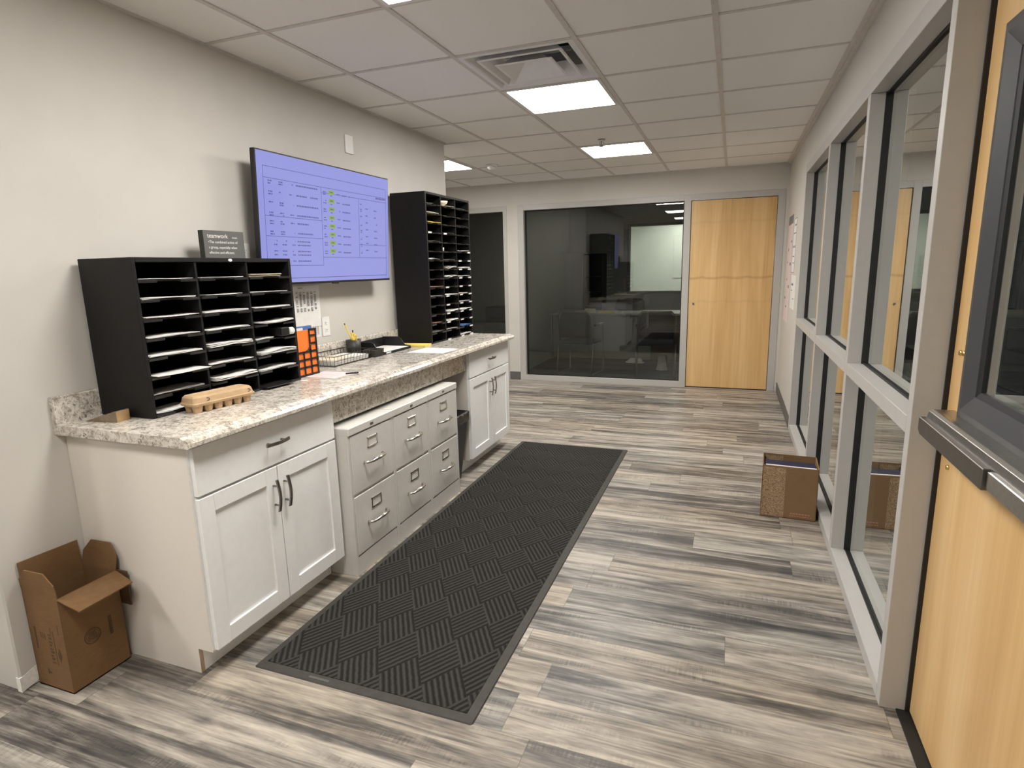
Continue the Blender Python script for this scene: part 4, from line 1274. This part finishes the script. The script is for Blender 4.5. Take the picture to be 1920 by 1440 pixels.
poster('wall_notice', 'upper white notice with a black outline on the right wall', 4.62, 4.90, 1.575, 1.83, P, [(4.66, 4.8, 1.76, 1.775), (4.65, 4.86, 1.69, 1.70)], .010)
poster('wall_notice', 'middle white notice with a black outline on the right wall', 4.62, 4.90, 1.335, 1.57, P, [(4.68, 4.84, 1.48, 1.49), (4.68, 4.8, 1.42, 1.43)], .010)
poster('wall_notice', 'lowest plain white notice on the right wall, nearest the glass', 4.40, 4.82, 1.01, 1.315, P, [(4.6, 4.78, 1.22, 1.24), (4.68, 4.78, 1.17, 1.18), (4.5, 4.6, 1.10, 1.11)])

# ------------------------------------------------------------------ chipped plaster on the wall corner
pl = MB()
pl.prism([(WE0 - .0015, .0), (WE0 + .05, .012), (WE0 + .085, .045), (WE0 + .10, .075), (WE0 + .055, .072), (WE0 + .02, .060), (WE0 - .0015, .055)], 'x', WL - .02, WL + .0018)
struct('trim_5', pl, M['plaster'])
struct('trim_6', MB().box(WL + .0004, WL + .004, WE0 + .06, -.02, 0, .010), M['gasket'])

# ------------------------------------------------------------------ dark office furniture
def guest_chair(loc, rz, label):
    t = thing('guest_chair', label, 'chair', loc, 'guest chairs in the dark office')
    TMx = Matrix.Translation(loc) @ Matrix.Rotation(rz, 4, 'Z')
    def q(*p): return TMx @ Vector(p)
    for s_ in (-1, 1):
        x_ = s_ * .245
        leg = MB().tube([q(x_, -.20, .44), q(x_, -.27, .02), q(x_, -.25, .012), q(x_, .20, .012), q(x_, .225, .03), q(x_, .20, .40), q(x_, .19, .64), q(x_, .14, .66), q(x_, -.12, .655)], .011, 8)
        obj('sled_leg', leg, M['steeldark'], t)
        obj('armrest', MB().tube([q(x_, .16, .668), q(x_, -.13, .668)], .018, 8), M['blackpl'], t)
    R_ = []
    for k_ in range(7):
        a_ = k_ / 6
        R_.append([q(-.215, -.22 + a_ * .44, .445 + .02 * math.sin(a_ * PI)), q(.215, -.22 + a_ * .44, .445 + .02 * math.sin(a_ * PI)), q(.225, -.22 + a_ * .44, .42), q(-.225, -.22 + a_ * .44, .42)])
    obj('seat', MB().loft(R_), M['fabric'], t)
    R_ = []
    for k_ in range(7):
        a_ = k_ / 6
        z_ = .50 + a_ * .35
        w_ = .205 + .03 * math.sin(PI * min(1, a_ + .2))
        if a_ > .9: w_ -= .03
        y_ = -.20 - a_ * .07
        R_.append([q(-w_, y_ + .02, z_), q(0, y_ - .015, z_), q(w_, y_ + .02, z_), q(w_, y_ + .035, z_), q(0, y_ + .0, z_), q(-w_, y_ + .035, z_)])
    obj('backrest', MB().loft(R_), M['fabric'], t)
    obj('back_frame', MB().tube([q(-.225, -.19, .46), q(-.235, -.26, .80), q(-.18, -.29, .86), q(.18, -.29, .86), q(.235, -.26, .80), q(.225, -.19, .46)], .011, 8), M['steeldark'], t)
    return t
guest_chair((.36, 6.42, 0), -.12, 'dark sled-base guest chair on the left behind the far glass')
guest_chair((1.36, 6.44, 0), .12, 'dark sled-base guest chair on the right behind the far glass')
t = thing('office_desk', 'grey panelled desk in the dark office behind the guest chairs', 'desk', (.7, 7.9, 0))
obj('front_panel', MB().box(-.385, 1.15, 7.60, 7.63, .02, .695), M['desk'], t)
obj('desktop', MB().box(-.415, 2.0, 7.52, 8.20, .700, .730, .003), M['desktop'], t)
obj('pedestal', MB().box(1.15, 1.95, 7.62, 8.1, 0, .695, .003), M['walnut'], t, label='dark brown pedestal')
obj('side_panel', MB().box(-.41, -.385, 7.56, 8.18, 0, .70), M['desk'], t)
for x_, y_, w_, d_, m_, lb in ((.14, 7.56, .15, .09, 'cream', 'cream envelope at the left on the dark office desk'), (.36, 7.545, .24, .10, 'yellowp', 'pale yellow papers in the middle of the dark office desk'), (.74, 7.54, .34, .11, 'paper', 'white papers at the right on the dark office desk')):
    tag(obj('paper_stack', MB().box(x_, x_ + w_, y_, y_ + d_, .7303, .757 if m_ != 'cream' else .790), M[m_]), lb, 'papers', 'papers on the office desk')
t = thing('storage_cabinet', 'tall grey cabinet against the back wall of the dark office', 'cabinet', (-.26, 8.55, 0))
obj('body', MB().box(-.41, -.10, 8.36, 8.74, 0, 1.66, .004), M['cabgrey'], t)
for a_, b2 in ((-.408, -.257), (-.253, -.102)):
    dd = obj('door', MB().box(a_, b2, 8.352, 8.36, .03, 1.64, .002), M['cabgrey'], t)
    obj('handle', MB().box(-.270 if a_ < -.3 else -.245, -.265 if a_ < -.3 else -.240, 8.340, 8.352, .9, 1.02), M['steeldark'], dd)
t = thing('bookcase', 'black hutch beside the tall grey cabinet in the dark office', 'bookcase', (.08, 8.55, 0))
hb = MB().box(-.08, -.06, 8.36, 8.74, 0, 1.64).box(.22, .24, 8.36, 8.74, 0, 1.64).box(-.06, .22, 8.36, 8.74, 1.62, 1.64).box(-.06, .22, 8.72, 8.74, 0, 1.62)
obj('case', hb, M['black'], t)
for z_ in (.3, .75, 1.0, 1.25):
    obj('shelf', MB().box(-.06, .22, 8.37, 8.72, z_, z_ + .018), M['black'], t)
t = thing('office_chair', 'black office chair behind the dark desk', 'office chair', (.72, 8.40, 0))
obj('seat', MB().box(.48, .96, 8.2, 8.62, .44, .52, .03), M['fabric'], t)
obj('backrest', MB().loft([rrect(.50, .94, 8.24, 8.31, .60, .03), rrect(.48, .96, 8.235, 8.315, .75, .03), rrect(.49, .95, 8.24, 8.30, .88, .03), rrect(.55, .89, 8.25, 8.29, .915, .015)]), M['fabric'], t)
obj('stem', MB().cyl((.72, 8.41, .08), (.72, 8.41, .46), .03, seg=12), M['steeldark'], t)
for q in range(5):
    a_ = 2 * PI * q / 5
    lg = obj('base_leg', MB().tube([(.72, 8.41, .10), (.72 + .28 * math.cos(a_), 8.41 + .28 * math.sin(a_), .06)], [.022, .014], 8), M['blackpl'], t)
    obj('caster', MB().cyl((.72 + .29 * math.cos(a_) - .01, 8.41 + .29 * math.sin(a_), .028), (.72 + .29 * math.cos(a_) + .012, 8.41 + .29 * math.sin(a_), .028), .027, seg=12), M['blackpl'], lg)
def bag(name, label, c, w_, d_, h_, seed):
    r2 = random.Random(seed)
    R_ = []
    for k_ in range(6):
        a_ = k_ / 5
        R_.append([Vector((c[0] + w_ * (1 - .45 * a_) * math.cos(2 * PI * j_ / 10) * r2.uniform(.8, 1.1), c[1] + d_ * (1 - .5 * a_) * math.sin(2 * PI * j_ / 10) * r2.uniform(.8, 1.1), .001 + h_ * a_ + (r2.uniform(-.02, .02) * h_ if 0 < k_ else 0))) for j_ in range(10)])
    return tag(obj(name, MB().loft(R_, smooth=False), P), label, 'bag')
bag('plastic_bag', 'crumpled white bag standing on the dark office carpet by the right chair', (1.40, 6.86, 0), .085, .06, .20, 4)
bag('plastic_bag', 'flat white bag lying on the carpet under the dark office desk', (.95, 7.40, 0), .15, .06, .07, 9)
# things in the left office
t = thing('office_printer', 'black printer in the dark office behind the left glass', 'printer', (-1.1, 7.1, .62))
obj('printer_body', MB().box(-1.27, -.75, 6.95, 7.35, .6205, .86, .012), M['blackpl'], t)
obj('paper_tray', MB().box(-1.2, -.82, 6.90, 6.96, .66, .69, .003), M['ink'], t)
t = thing('storage_cabinet', 'low grey cabinet under the printer behind the left glass', 'cabinet', (-1.2, 7.15, 0))
obj('body', MB().box(-1.62, -.72, 6.92, 7.40, 0, .62, .004), M['cabgrey'], t)
obj('door', MB().box(-1.60, -1.30, 6.912, 6.92, .04, .59, .002), M['desk'], t)
obj('door', MB().box(-1.28, -.74, 6.912, 6.92, .04, .59, .002), M['cabgrey'], t)
# wall-mounted cupboard in the bright room
tag(obj('wall_board', MB().box(1.05, 1.75, 11.888, 11.899, 1.15, 2.05, .004), M['litwall']), 'pale board on the wall of the bright room beyond the dark office', 'board')
tag(obj('wall_outlet', MB().box(1.93, 2.0, 11.89, 11.899, 1.25, 1.37, .002), M['plate']), 'tiny white switch plate on the wall of the bright room', 'switch')
